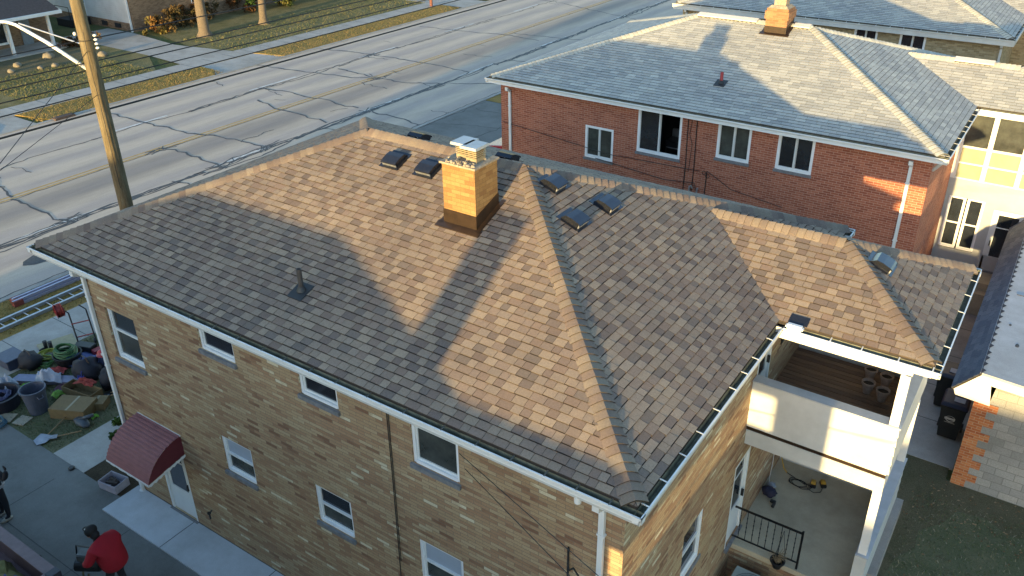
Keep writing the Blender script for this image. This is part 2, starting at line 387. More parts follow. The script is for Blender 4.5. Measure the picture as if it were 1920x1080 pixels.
def gutter(parent,a,b,out,z,white='white',name='gutter',hang=True,seed=0,w=.125,h=.12):
    """K gutter along a->b (outer lip line), out = outward unit 2d"""
    a=Vector((*a,z));b=Vector((*b,z)); o=Vector((*out,0)); u=(b-a).normalized(); L=(b-a).length
    prof=[(0,0),(.0,-.03),(-.025,-.07),(-.03,-h),(-w,-h),(-w,-h+.008),(-.036,-h+.008),(-.032,-.066),(-.022,-.03),(-.022,0)]
    mb=MB(); n=len(prof)
    vs=[a+o*p+Vector((0,0,q)) for p,q in prof]+[b+o*p+Vector((0,0,q)) for p,q in prof]
    mb.add(vs,[(i,(i+1)%n,(i+1)%n+n,i+n) for i in range(n)]+[list(range(n))[::-1],list(range(n,2*n))])
    for e in (a,b):      # end caps
        sgn=u*.004 if e is a else -u*.004
        q=[e+o*p+Vector((0,0,zz)) for p,zz in [(0,0),(-.03,-h),(-w,-h),(-w,0)]]
        mb.prism(q,sgn)
    g=mb.build(name,M[white],parent)
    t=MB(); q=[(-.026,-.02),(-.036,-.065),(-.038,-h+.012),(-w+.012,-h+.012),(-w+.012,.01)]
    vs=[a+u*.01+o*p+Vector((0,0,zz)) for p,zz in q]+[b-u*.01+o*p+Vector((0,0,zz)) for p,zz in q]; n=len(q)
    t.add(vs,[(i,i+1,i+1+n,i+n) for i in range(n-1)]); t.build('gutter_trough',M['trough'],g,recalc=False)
    if hang:
        hm=MB(); rnd=random.Random(seed); s=.25
        while s<L-.1:
            c=a+u*s; q=[c+o*p+Vector((0,0,zz))-u*.01 for p,zz in [(-.01,.002),(-.01,.008),(-w-.01,.02),(-w-.01,.014)]]
            hm.prism(q,u*.02); s+=.6+rnd.uniform(-.12,.12)
        hm.build('gutter_hanger',M['white' if hang!='dark' else 'oldmetal'],g)
    return g

def wall_sheet(mb,ax,c,a0,a1,z0,z1,holes,depth=.11,out=1):
    """wall in plane ax('x'/'y')=c, spanning a0..a1, with rectangular holes (u0,u1,v0,v1) and reveals going inward"""
    def P(u,v,n=0): return (u,c+n,v) if ax=='y' else (c+n,u,v)
    us=sorted(set([a0,a1]+[h[0] for h in holes]+[h[1] for h in holes])); zs=sorted(set([z0,z1]+[h[2] for h in holes]+[h[3] for h in holes]))
    for i in range(len(us)-1):
        for j in range(len(zs)-1):
            cu=(us[i]+us[i+1])/2; cz=(zs[j]+zs[j+1])/2
            if any(h[0]<cu<h[1] and h[2]<cz<h[3] for h in holes): continue
            mb.quad(P(us[i],zs[j]),P(us[i+1],zs[j]),P(us[i+1],zs[j+1]),P(us[i],zs[j+1]))
    d=-out*depth
    for (u0,u1,v0,v1) in holes:
        mb.quad(P(u0,v0),P(u0,v1),P(u0,v1,d),P(u0,v0,d)); mb.quad(P(u1,v0),P(u1,v1),P(u1,v1,d),P(u1,v0,d))
        mb.quad(P(u0,v1),P(u1,v1),P(u1,v1,d),P(u0,v1,d)); mb.quad(P(u0,v0),P(u1,v0),P(u1,v0,d),P(u0,v0,d))
def window(parent,ax,c,u0,u1,v0,v1,out=1,style='hung',pane='glass',sillw=.05,sill=True,inset=.05,fw=.055,split=None,upper=None,name='window'):
    """window filling a hole; c = wall plane; out=+1/-1 outward along the axis"""
    def B(mb,a,b,n0,n1,z0,z1):
        n0,n1=sorted((c-out*n0,c-out*n1))
        if ax=='y': mb.box(a,b,n0,n1,z0,z1)
        else: mb.box(n0,n1,a,b,z0,z1)
    f=MB(); g0=inset; g1=inset+.07
    B(f,u0,u0+fw,g0,g1,v0,v1); B(f,u1-fw,u1,g0,g1,v0,v1); B(f,u0+fw,u1-fw,g0,g1,v1-fw,v1); B(f,u0+fw,u1-fw,g0-.012,g1,v0,v0+fw)
    fo=f.build(name,M['vinyl'],parent)
    s=MB(); a,b=u0+fw,u1-fw; lo,hi=v0+fw,v1-fw; sw=.035
    if style=='hung':
        mid=split if split else (lo+hi)/2
        B(s,a,b,g0+.015,g1-.01,mid-.025,mid+.025)
        for (p,q,o1) in ((lo,mid-.025,.03),(mid+.025,hi,.02)):
            B(s,a,a+sw,g0+o1,g1-.005,p,q); B(s,b-sw,b,g0+o1,g1-.005,p,q); B(s,a+sw,b-sw,g0+o1,g1-.005,q-.025,q) if False else None
        B(s,a+sw,b-sw,g0+.03,g1-.005,lo,lo+.04)
    elif style=='slide':
        mid=(a+b)/2
        B(s,mid-.018,mid+.018,g0+.01,g1-.01,lo,hi)
        for (p,q,o1) in ((a,mid-.025,.025),(mid+.025,b,.03)):
            B(s,p,p+.012,g0+o1,g1-.005,lo,hi); B(s,q-.012,q,g0+o1,g1-.005,lo,hi); B(s,p+.012,q-.012,g0+o1,g1-.005,lo,lo+.02); B(s,p+.012,q-.012,g0+o1,g1-.005,hi-.015,hi)
    s.build('sash',M['white'],fo)
    if pane:
        p=MB()
        if style=='hung' and upper:
            mid=split if split else (lo+hi)/2
            B(p,a,b,g0+.045,g0+.055,lo,mid); p.build('pane',M[pane],fo); p2=MB(); B(p2,a,b,g0+.045,g0+.055,mid+.001,hi); p2.build('pane',M[upper],fo)
        else:
            B(p,a,b,g0+.045,g0+.055,lo,hi); p.build('pane',M[pane],fo)
    if sill:
        k=MB(); B(k,u0-.03,u1+.03,-sillw,g0-.013,v0-.085,v0-.002); k.build('sill',M['sill'],fo)
    return fo
def downspout(parent,x,y,z0,z1,ax='y',out=-1,mat='white',w=.085,wall=None):
    mb=MB(); 
    if ax=='y': mb.box(x-w/2,x+w/2,y-.03,y+.03,z0,z1)
    else: mb.box(x-.03,x+.03,y-w/2,y+w/2,z0,z1)
    # offset elbow from the gutter
    if ax=='y':
        yo=y+out*.17
        mb.hexa([(x-w/2,yo-.03,z1+.10),(x+w/2,yo-.03,z1+.10),(x+w/2,y-.03,z1),(x-w/2,y-.03,z1)],[(x-w/2,yo+.03,z1+.16),(x+w/2,yo+.03,z1+.16),(x+w/2,y+.03,z1+.05),(x-w/2,y+.03,z1+.05)])
        mb.box(x-w/2-.01,x+w/2+.01,yo-.04,yo+.04,z1+.09,z1+.2)
        for zz in (z1-.5,z1-2.2,z1-4):
            if zz>z0: mb.box(x-w/2-.02,x+w/2+.02,y-.034,y+.036,zz,zz+.03)
    return mb.build('downspout',M[mat],parent)

def roof_set(parent,ox,oy,L,D,HE,p,W1,W2,wd,wH,wp,pal,cappal,mat,ins=.12,seed=1,expo=.143,wr=(.12,.34),raised=True,simple=False,caphalf=.195,t=.013):
    x0,x1,y0,y1=ox-L+ins,ox-ins,oy+ins,oy+D-ins; h=D/2-ins; ze=HE+p*ins; zr=HE+p*D/2; ym=oy+D/2; lx,rx=ox-L+D/2,ox-D/2
    near=[(x0,y0,ze),(x1,y0,ze),(rx,ym,zr),(lx,ym,zr)]
    far=[(x1,y1,ze),(x0,y1,ze),(lx,ym,zr),(rx,ym,zr)]
    right=[(x1,y0,ze),(x1,y1,ze),(rx,ym,zr)]; left=[(x0,y1,ze),(x0,y0,ze),(lx,ym,zr)]
    a=(W2-W1)/2; wx1=ox+wd-ins; wy0=oy+W1+ins; wy1=oy+W2-ins; wym=oy+(W1+W2)/2; wze=wH+wp*ins; wzr=wH+wp*a; wrx=ox+wd-a
    vx=ox-(wzr-HE)/p      # where wing ridge meets the right hip plane
    # near/far valley foot: where wing eave line reaches right plane at height wze
    fx=ox-max(0,(wze-HE)/p)
    wn=[(fx,wy0,wze),(wx1,wy0,wze),(wrx,wym,wzr),(vx,wym,wzr)]
    wf=[(wx1,wy1,wze),(fx,wy1,wze),(vx,wym,wzr),(wrx,wym,wzr)]
    wr_=[(wx1,wy0,wze),(wx1,wy1,wze),(wrx,wym,wzr)]
    mb=MB()
    for q in (near,far,right,left,wn,wf,wr_): slab_under(mb,q)
    if not simple:
        for i,q in enumerate((near,far,right,left,wn,wf,wr_)):
            shingles(mb,q,pal,expo=expo,wr=wr,seed=seed*10+i,raised=raised,t=t)
    roof=mb.build('roof',M[mat],parent,recalc=False)
    cm=MB(); Nn=(0,-p,1);Nf=(0,p,1);Nr=(p,0,1);Nl=(-p,0,1)
    for i,(q0,q1,A,B) in enumerate([(near[0],near[3],Nn,Nl),(near[1],near[2],Nn,Nr),(far[1],near[3],Nf,Nl),(far[0],near[2],Nf,Nr),(near[3],near[2],Nn,Nf)]):
        caps(cm,q0,q1,A,B,cappal,seed=seed+i,half=caphalf)
    Wn=(0,-wp,1);Wf=(0,wp,1);Wr=(wp,0,1)
    for i,(q0,q1,A,B) in enumerate([(wn[1],wn[2],Wn,Wr),(wf[0],wn[2],Wf,Wr),(wn[2],wn[3],Wn,Wf)]):
        caps(cm,q0,q1,A,B,cappal,seed=seed+9+i,half=caphalf)
    cm.build('ridge_caps',M[mat],roof,recalc=False)
    return roof

def chimney(parent,x0,x1,y0,y1,zf,zt,slope,brick,apron=True,fl=.27,flmat='flash',name='chimney'):
    mb=MB(); mb.box(x0,x1,y0,y1,zf-.3,zt)
    # irregular corbel courses
    c=mb.build(name,M[brick],parent)
    f=MB(); g=.012; zb=zf+slope*(y1-y0)
    f.hexa([(x0-g,y0-g,zf-.1),(x1+g,y0-g,zf-.1),(x1+g,y1+g,zb-.1),(x0-g,y1+g,zb-.1)],[(x0-g,y0-g,zf+fl),(x1+g,y0-g,zf+fl),(x1+g,y1+g,zb+fl-.03),(x0-g,y1+g,zb+fl-.03)])
    for (a,b,cc,d) in ((x0-.13,x1+.13,y0-.14,y0-.013),(x1+.013,x1+.1,y0-.05,y1+.1),(x0-.1,x0-.013,y0-.05,y1+.1)):
        f.hexa([(a,cc,zf+slope*(cc-y0)+.012),(b,cc,zf+slope*(cc-y0)+.012),(b,d,zf+slope*(d-y0)+.012),(a,d,zf+slope*(d-y0)+.012)],
               [(a,cc,zf+slope*(cc-y0)+.03),(b,cc,zf+slope*(cc-y0)+.03),(b,d,zf+slope*(d-y0)+.03),(a,d,zf+slope*(d-y0)+.03)])
    f.build('flashing',M[flmat],c)
    return c
def vent(parent,cx,cy,z,U,V,N,name='roof_vent'):
    U=Vector(U).normalized();V=Vector(V).normalized();N=Vector(N).normalized(); O=Vector((cx,cy,z))+N*.012
    def T(mb): mb.v=[tuple(O+U*a+V*b+N*c) for a,b,c in mb.v]; return mb
    h=MB(); h.box(-.24,.24,-.24,.26,0,.012)
    prof=[(-.19,.085),(-.195,.10),(-.15,.115),(.0,.125),(.12,.11),(.19,.03)]
    vs=[];n=len(prof)
    for sx in (-.185,.185):
        vs+=[(sx,b,c) for b,c in prof]
    h.add(vs+[(-.185,.19,.012),(.185,.19,.012)],[(i,i+1,i+1+n,i+n) for i in range(n-1)])
    for sx in (-.185,.185):
        h.add([(sx,b,c) for b,c in prof]+[(sx,.19,.013),(sx,-.16,.013),(sx,-.16,.085)],[list(range(n+3))])
    h.box(-.19,.19,-.197,-.187,.075,.10)
    o=T(h).build(name,M['ventmetal'],parent)
    l=MB(); l.box(-.17,.17,-.17,-.165,.013,.1)
    for i in range(13):
        x=-.165+i*.0275; l.box(x-.007,x+.007,-.186,-.172,.015,.1)
    T(l).build('vent_louver',M['alum'],o)
    return o
def pipe_vent(parent,x,y,z,h,slope,mat='pipe',r=.045):
    mb=MB(); mb.lathe([(r,-.15),(r,h),(r*1.08,h),(r*1.08,h+.01),(r*.8,h+.01),(r*.75,h-.1)],(x,y,z),14,cap=False); o=mb.build('vent_pipe',M[mat],parent,smooth=False)
    b=MB(); n=Vector((0,-slope,1)).normalized(); b.lathe([(r*2.1,0.005),(r*1.6,.05),(r*1.05,.09)],(x,y,z),16,cap=False)
    q=[(x-.17,y-.2),(x+.17,y-.2),(x+.17,y+.14),(x-.17,y+.14)]
    b.prism([(a,c,z+slope*(c-y)+.012) for a,c in q],(0,0,.014)); b.build('pipe_boot',M['black'],o)
    return o

# ============================================================ MAIN BUILDING
HE=6.24;P_=.394;L,D,W1,W2,WD=14.0,10.06,5.36,9.55,2.512; e=.4
main=empty('brick_apartment_building',(-7,5,0)); main_off=Vector((-7,5,0))
class Off:   # parent helper: children built in world coords
    pass
def fixparent(root):
    mi=Matrix.Translation(-root.location)
    for ch in [x for x in bpy.data.objects if x.parent==root]: ch.location=ch.location-root.location
tag(main,'tan brick two storey house with brown shingled hip roof, nearest in view','apartment building',group='apartment houses along the road')
mroof=roof_set(main,0,0,L,D,HE,P_,W1,W2,WD,HE,.42,PAL,CAPP,'shingle',seed=1,wr=(.13,.26))
wn=[(-12.35,-11.37,3.93,5.15),(-9.24,-8.27,5.25,6.04),(-6.6,-5.7,5.28,6.04),(-4.13,-3.2,4.93,6.04),(-9.24,-8.35,2.33,3.22),(-6.63,-5.72,2.36,3.25),(-4.16,-3.22,2.3,3.27),(-11.72,-10.80,.06,2.06)]
mb=MB(); LX=-12.97
wall_sheet(mb,'y',e,LX,-e,0,6.1,wn,out=-1,depth=.12)
rh=[(2.75,3.6,2.25,3.4),(5.15,5.98,1.0,3.1),(5.65,6.4,4.06,5.98)]
wall_sheet(mb,'x',-e,e,D-e,0,6.1,rh,out=1,depth=.12)
wall_sheet(mb,'y',D-e,LX,-e,0,6.1,[],out=1); wall_sheet(mb,'x',LX,e,D-e,0,6.1,[],out=-1)
mb.build('wall',M['brick'],main,recalc=False)
mb=MB(); mb.box(LX+.13,-e-.13,e+.13,D-e-.13,.2,6.08); mb.build('interior',M['dark'],main)
mb=MB(); mb.box(-L+.03,-.03,.03,e,6.085,6.12); mb.box(-L+.03,-.03,D-e,D-.03,6.085,6.12); mb.box(-L+.03,LX,e,D-e,6.085,6.12); mb.box(-e,-.03,e,W1+.05,6.085,6.12); mb.build('soffit',M['soffit'],main)
window(main,'y',e,*wn[0],out=-1,split=4.62,upper='glass',pane='glass2')
window(main,'y',e,*wn[1],out=-1,split=5.76,inset=.03)
window(main,'y',e,*wn[2],out=-1,split=5.76,inset=.03)
window(main,'y',e,*wn[3],out=-1,split=5.66,inset=.03,pane='glass2',upper='glass')
window(main,'y',e,*wn[4],out=-1,upper='blind',pane='glass2',inset=.03); window(main,'y',e,*wn[5],out=-1,inset=.03,pane='glass2',upper='glass'); window(main,'y',e,*wn[6],out=-1,upper='blind',pane='glass2',inset=.03)
window(main,'x',-e,*rh[0],out=1,inset=.02,sillw=.03)
# side door under the awning
def door(parent,ax,c,u0,u1,v0,v1,out,glass0=.42,name='door',hand=1,mat='white'):
    def B(mb,a,b,n0,n1,z0,z1):
        n0,n1=sorted((c-out*n0,c-out*n1)); mb.box(a,b,n0,n1,z0,z1) if ax=='y' else mb.box(n0,n1,a,b,z0,z1)
    H=v1-v0; f=MB()
    B(f,u0,u0+.06,.0,.1,v0,v1); B(f,u1-.06,u1,.0,.1,v0,v1); B(f,u0+.06,u1-.06,.0,.1,v1-.06,v1)
    a,b=u0+.06,u1-.06; g0=v0+H*glass0; g1=v1-.16; s=.11
    B(f,a,a+s,.035,.075,v0+.01,v1-.06); B(f,b-s,b,.035,.075,v0+.01,v1-.06); B(f,a+s,b-s,.035,.075,v0+.01,g0); B(f,a+s,b-s,.035,.075,g1,v1-.06)
    o=f.build(name,M[mat],parent)
    p=MB(); B(p,a+s,b-s,.05,.06,g0,g1); p.build('pane',M['glass'],o)
    q=MB(); mid=g0+(g1-g0)*.72; B(q,a+s,b-s,.04,.049,mid-.015,mid+.015); q.build('glazing_bar',M[mat],o)
    h=MB(); hx=(a+s*.5) if hand<0 else (b-s*.5); B(h,hx-.015,hx+.015,-.02,.033,v0+H*.42,v0+H*.5); h.build('handle',M['black'],o)
    k=MB(); B(k,u0-.02,u1+.02,-.06,.1,v0-.07,v0-.001); k.build('threshold',M['sill'],o)
    return o
door(main,'y',e,*wn[7],-1,glass0=.36)
door(main,'x',-e,*rh[1],1,glass0=.4); door(main,'x',-e,*rh[2],1,glass0=.35)
gutter(main,(-L,0),(0,0),(0,-1),HE,hang='dark',seed=2); gutter(main,(0,0.002),(0,W1),(1,0),HE,seed=3)
gutter(main,(0.002,W1),(WD,W1),(0,-1),HE,seed=4); gutter(main,(WD,W1+.002),(WD,W2),(1,0),HE,seed=5,hang=True)
gutter(main,(0,W2+.1),(0,D),(1,0),HE,seed=6); gutter(main,(WD,W2),(0.13,W2),(0,1),HE,hang=False); gutter(main,(0,D),(-L,D),(0,1),HE,hang=False)
gutter(main,(-L,D),(-L,0.002),(-1,0),HE,hang=False)
downspout(main,-12.78,e-.045,.03,5.75); downspout(main,-.72,e-.045,.1,5.78)
mb=MB(); mb.tube([(-12.78,e-.05,.06),(-12.78,e-.05,.0)],.075,12); mb.build('drain_collar',M['white'],main)
mb=MB(); mb.lathe([(.05,0),(.055,.12)],(-.95,.08,5.98),12); mb.build('gutter_outlet',M['white'],main)
# chimney
def rz(y): return HE+P_*y
ch=chimney(main,-5.68,-4.98,3.38,4.04,rz(3.38),8.70,P_,'chbrick')
mb=MB(); mb.box(-5.72,-4.95,3.35,4.07,8.70,8.735)
for i in range(46):
    x=random.uniform(-5.68,-4.99); y=random.choice([random.uniform(3.37,3.5),random.uniform(3.37,4.04)]); s=random.uniform(.02,.045)
    mb.blob((x,y,8.745),(s,s,s*.7),seed=i,n=6,amp=.3)
mb.build('crown',M['crown'],ch)
for (cx_,cy_) in ((-5.47,3.80),(-5.20,3.72)):
    mb=MB(); mb.box(cx_-.11,cx_+.11,cy_-.13,cy_+.13,8.735,8.80)
    for k in range(5): mb.box(cx_-.12,cx_+.12,cy_-.14,cy_+.14,8.81+k*.034,8.825+k*.034)
    mb.box(cx_-.09,cx_+.09,cy_-.11,cy_+.11,8.80,8.975)
    fl=mb.build('flue_louver',M['louver'],ch)
    mb=MB(); mb.hexa([(cx_-.19,cy_-.20,8.975),(cx_+.155,cy_-.20,8.975),(cx_+.155,cy_+.2,8.975),(cx_-.19,cy_+.2,8.975)],[(cx_-.18,cy_-.19,9.02),(cx_+.145,cy_-.19,9.02),(cx_+.145,cy_+.19,9.02),(cx_-.18,cy_+.19,9.02)]); mb.build('chimney_cap',M['galv'],ch)
for (x,y) in ((-7.72,4.42),(-6.87,4.42)): vent(main,x,y,rz(y),(1,0,0),(0,1,P_),(0,-P_,1))
for (x,y) in ((-4.45,5.05),(-3.55,5.47),(-3.65,4.48)): vent(main,x,y,HE-P_*x,(0,1,0),(-1,0,P_),(P_,0,1))
vent(main,1.03,7.38,HE+.42*(WD-1.03),(0,1,0),(-1,0,.42),(.42,0,1))
for x in (-8.45,-6.13): vent(main,x,6.0,rz(D-6.0),(-1,0,0),(0,-1,P_),(0,P_,1))
pipe_vent(main,-7.18,1.22,rz(1.22),.42,P_)
# porch
px=2.12; py0,py1=5.45,8.70
mb=MB(); mb.box(-e+.003,px,py0,py1,.83,.95); mb.build('porch_slab',M['slab'],main)
mb=MB(); mb.box(-e+.003,px-.03,py0+.04,py1-.03,0,.828); mb.build('porch_base',M['brick'],main)
mb=MB(); mb.box(px-.03,px+.13,6.7,9.3,0,.42); mb.build('foundation_ledge',M['kerb'],main)
mb=MB()
for i in range(3): mb.box(1.0,1.9,py0-.28*(i+1),py0-.28*i-.002,0,.95-.2*(i+1))
mb.build('step',M['slab'],main)
def siding(mb,ax,c,u0,u1,z0,z1,out,th=.04,hh=.2):
    z=z0
    while z<z1-.02:
        zz=min(z+hh,z1)-.009
        a=c+out*.016; b=c+out*.002
        if ax=='y': mb.add([(u0,a,z),(u1,a,z),(u1,b,zz),(u0,b,zz),(u0,c-out*th,z),(u1,c-out*th,z),(u1,c-out*th,zz),(u0,c-out*th,zz)],[(0,1,2,3),(4,7,6,5),(0,4,5,1),(3,2,6,7),(0,3,7,4),(1,5,6,2)])
        else: mb.add([(a,u0,z),(a,u1,z),(b,u1,zz),(b,u0,zz),(c-out*th,u0,z),(c-out*th,u1,z),(c-out*th,u1,zz),(c-out*th,u0,zz)],[(0,1,2,3),(4,7,6,5),(0,4,5,1),(3,2,6,7),(0,3,7,4),(1,5,6,2)])
        z=zz+.009
def parapet(parent,z0,z1,front=True,right=True,back=True,x0=-e+.003,x1=px,y0=py0,y1=py1,name='parapet'):
    mb=MB()
    if front: siding(mb,'y',y0,x0,x1-.02,z0,z1,-1); mb.box(x0,x1-.15,y0+.15,y0+.17,z0,z1)
    if right: siding(mb,'x',x1,y0+.02,y1-.02,z0,z1,1); mb.box(x1-.17,x1-.15,y0+.17,y1-.17,z0,z1)
    if back: siding(mb,'y',y1,x0,x1-.02,z0,z1,1); mb.box(x0,x1-.15,y1-.17,y1-.15,z0,z1)
    o=mb.build(name,M['siding'],parent)
    c=MB()
    if front: c.box(x0,x1-.2,y0-.03,y0+.2,z1,z1+.03)
    if right: c.box(x1-.2,x1+.03,y0-.03,y1+.03,z1,z1+.032)
    if back: c.box(x0,x1-.2,y1-.2,y1+.03,z1,z1+.03)
    c.build('parapet_cap',M['bluecap'],o)
    return o
parapet(main,3.93,4.93); parapet(main,.95,1.95,front=False)
mb=MB(); mb.box(px-.2,px,py0-.005,py0+.0,.955,1.93); mb.build('parapet_end',M['siding'],main)
mb=MB(); mb.box(-e+.003,px-.16,py0+.01,py0+.15,3.50,3.83); mb.box(px-.16,px-.02,py0+.01,py1-.01,3.50,3.83); mb.box(-e+.003,px-.16,py1-.15,py1-.01,3.50,3.83); mb.build('porch_beam',M['siding'],main)
mb=MB(); mb.box(-e+.003,px-.17,py0+.16,py1-.16,3.74,3.82); mb.box(-e+.003,px-.03,py0+.02,py1-.03,3.832,3.928); mb.build('porch_ceiling',M['flash'],main)
mb=MB(); y=py0+.18
while y<py1-.2:
    mb.box(-e+.003,px-.18,y,y+.118,3.97,4.0+random.uniform(0,.004)); y+=.137
mb.build('deck_boards',M['wood'],main)
mb=MB(); mb.box(-e+.003,px-.1,py0+.02,py1-.02,5.97,6.0); mb.box(-e+.003,px,py0,py0+.16,6.0,6.12); mb.box(px-.16,px,py0+.16,py1-.16,6.0,6.12); mb.box(-e+.003,px,py1-.16,py1,6.0,6.12); mb.box(-e+.003,WD-.13,py1+.001,W2-.1,6.06,6.1); mb.box(px+.001,WD-.13,py0,py1,6.06,6.1); mb.build('porch_header',M['white'],main)
for (x,y,z0,z1) in ((px-.17,py0,4.963,5.968),(px-.17,py1-.12,4.963,5.968),(px-.17,py0+.03,1.985,3.518),(px-.16,py1-.15,1.985,3.518)):
    mb=MB(); mb.box(x,x+.15,y,y+.12,z0,z1); mb.build('post',M['white'],main)
# corner fascia return over the porch gutter
mb=MB(); mb.box(.03,.33,W1-.02,W1+.11,HE+.005,HE+.10); mb.build('diverter',M['white'],main,bevel=.03)
mb=MB(); mb.hexa([(.03,W1+.12,HE+.055),(.36,W1+.12,HE+.055),(.36,W1+.3,HE+.13),(.03,W1+.3,HE+.13)],[(.03,W1+.12,HE+.075),(.36,W1+.12,HE+.075),(.36,W1+.3,HE+.15),(.03,W1+.3,HE+.15)]); mb.build('flashing_patch',M['ventmetal'],main)
# iron railing
mb=MB(); ry_=py0+.06
mb.box(-e+.003,.95,ry_-.02,ry_+.02,1.86,1.885); mb.box(-e+.003,.95,ry_-.015,ry_+.015,1.10,1.12)
for x in (.95,): mb.box(x-.02,x+.02,ry_-.02,ry_+.02,.951,1.93)
for i in range(1,10):
    x=-e+i*.137; mb.tube([(x,ry_,1.12),(x,ry_,1.86)],.008,5)
    for k in range(4): mb.lathe([(.008,0),(.013,.03),(.008,.06)],(x,ry_,1.3+k*.12),5,cap=False)
mb.build('railing',M['blackmetal'],main)
# awning
mb=MB(); ax0,ax1=-12.15,-10.68
prof=[]
for i in range(15):
    t=i/14; a=t*R(72); prof.append((e-.0-.92*(math.sin(a)/math.sin(R(72))),2.54-.66*(1-math.cos(a))/(1-math.cos(R(72)))))
vs=[];fs=[]
pr=[]
for i in range(14):
    y0,z0=prof[i];y1,z1=prof[i+1]; pr+= [(y0,z0),(y0-.12*(y0-y1)-.004,z0-.12*(z0-z1)+.02),(y0-.55*(y0-y1)-.004,z0-.55*(z0-z1)+.018),(y0-.68*(y0-y1),z0-.68*(z0-z1)+.0)]
pr.append(prof[-1]); n=len(pr)
mb.add([(ax0,y,z) for y,z in pr]+[(ax1,y,z) for y,z in pr],[(i,i+1,i+1+n,i+n) for i in range(n-1)])
aw=mb.build('awning',M['awning'],main,recalc=False)
for xx in (ax0+.01,ax1-.01):
    mb=MB(); q=[(xx,y,z) for y,z in prof]+[(xx,prof[-1][0]+.02,1.88),(xx,e,2.06)]
    mb.quad(*q); mb.build('awning_side',M['awnside'],aw,recalc=False)
mb=MB()
for i in range(10):
    t0=ax0+(ax1-ax0)*i/10; t1=ax0+(ax1-ax0)*(i+1)/10; mb.box(t0+.004,t1-.004,prof[-1][0]-.012,prof[-1][0]+.0,1.83 if i%2 else 1.845,1.885)
for i in range(8):
    y0=e-.92*i/8; y1=e-.92*(i+1)/8; z0=2.06-.18*i/8; mb.add([(ax1+.005,y0,z0),(ax1+.005,y1,z0-.0225),(ax1+.005,y1,z0-.07),(ax1+.005,(y0+y1)/2,z0-.09),(ax1+.005,y0,z0-.055)],[(0,1,2,3,4)])
mb.box(ax0,ax1,e-.02,e-.002,2.53,2.56)
mb.build('awning_trim',M['white'],aw,recalc=False)
# wall cables, hook, outdoor tap
mb=MB(); mb.tube([(-4.59,e-.02,6.0),(-4.6,e-.02,4.3),(-4.63,e-.02,2.6),(-4.67,e-.02,.4)],.008,6); mb.tube([(-4.555,e-.02,6.0),(-4.575,e-.02,4.0),(-4.6,e-.02,2.5)],.007,5); mb.build('wall_cable',M['cable'],main)
mb=MB(); mb.tube([(-1.24,e-.03,4.75),(-1.24,e-.03,2.0)],.016,6); mb.tube([(-1.24,e-.04,4.45),(-1.18,e-.1,4.38),(-1.13,e-.12,4.46),(-1.10,e-.12,4.5)],.013,6); mb.build('service_mast',M['cable'],main)
mb=MB(); mb.tube([(-10.13,e-.02,.78),(-10.13,e-.1,.72),(-10.12,e-.1,.6)],.02,8); mb.lathe([(.04,0),(.04,.03)],(-10.13,e-.1,.74),8); mb.build('outdoor_tap',M['black'],main)
mb=MB(); mb.box(-e+.002,-e+.02,6.95,7.15,4.9,5.15); mb.build('wall_number_plate',M['blackmetal'],main)
mb=MB(); mb.box(-e+.002,-e+.03,7.72,7.84,1.75,1.9); mb.build('outlet_box',M['white'],main)

# ============================================================ RED BUILDING
rx,ry,rL,rD=.896,15.54,14.59,10.64; rp=.33
red=empty('brick_apartment_building',(-6.4,21,0)); tag(red,'red brick house with pale grey shingled roof behind the tan brick house','apartment building',group='apartment houses along the road')
rroof=roof_set(red,rx,ry,rL,rD,HE,rp,5.1,9.5,2.9,HE,.40,GPAL,GCAP,'gshingle',seed=2,raised=False,wr=(.28,.34),t=.007,caphalf=.2)
rw=[(-9.94,-8.9,4.06,5.15),(-8.06,-6.58,4.62,6.04),(-5.43,-4.4,4.93,6.04),(-3.61,-2.56,4.96,6.04)]
x0,x1,y0,y1=rx-rL+e,rx-e,ry+e,ry+rD-e
mb=MB(); wall_sheet(mb,'y',y0,x0,x1,0,6.1,rw,out=-1,depth=.1); wall_sheet(mb,'x',x1,y0,y1,0,6.1,[],out=1); wall_sheet(mb,'x',x0,y0,y1,0,6.1,[],out=-1); wall_sheet(mb,'y',y1,x0,x1,0,6.1,[],out=1)
mb.build('wall',M['redbrick'],red,recalc=False)
mb=MB(); mb.box(x0+.12,-8.1,y0+.12,y1-.12,.2,6.08); mb.box(-6.55,x1-.12,y0+.12,y1-.12,.2,6.08); mb.box(-8.1,-6.55,y0+2.2,y1-.12,.2,6.08); mb.box(-8.1,-6.55,y0+.12,y0+2.2,3.6,3.7); mb.build('interior',M['dark'],red)
window(red,'y',y0,*rw[0],out=-1,pane='glass2',style='slide',inset=.0,fw=.075)
wopen=window(red,'y',y0,*rw[1],out=-1,style='slide',inset=.0,pane=None,fw=.075)
mb=MB(); mb.box(-7.98,-7.33,y0-.03+.05+.025,y0+.06,4.7,5.96); mb.build('pane',M['glass'],wopen)
window(red,'y',y0,*rw[2],out=-1,pane='glass2',style='slide',inset=.0,fw=.075); window(red,'y',y0,*rw[3],out=-1,style='slide',inset=.0,fw=.075)
mb=MB(); mb.box(rx-rL+.03,rx-.03,ry+.03,y0,6.085,6.12); mb.box(x1,rx-.03,y0,ry+5.2,6.085,6.12); mb.box(rx-rL+.03,x0,y0,y1,6.085,6.12); mb.box(rx-rL+.03,rx-.03,y1,ry+rD-.03,6.085,6.12); mb.build('soffit',M['white'],red)
gutter(red,(rx-rL,ry),(rx,ry),(0,-1),HE,hang=False); gutter(red,(rx,ry+.002),(rx,ry+5.1),(1,0),HE,seed=9); gutter(red,(rx+.002,ry+5.1),(rx+2.9,ry+5.1),(0,-1),HE,hang=False)
gutter(red,(rx-rL,ry+rD),(rx-rL,ry+.002),(-1,0),HE,hang=False)
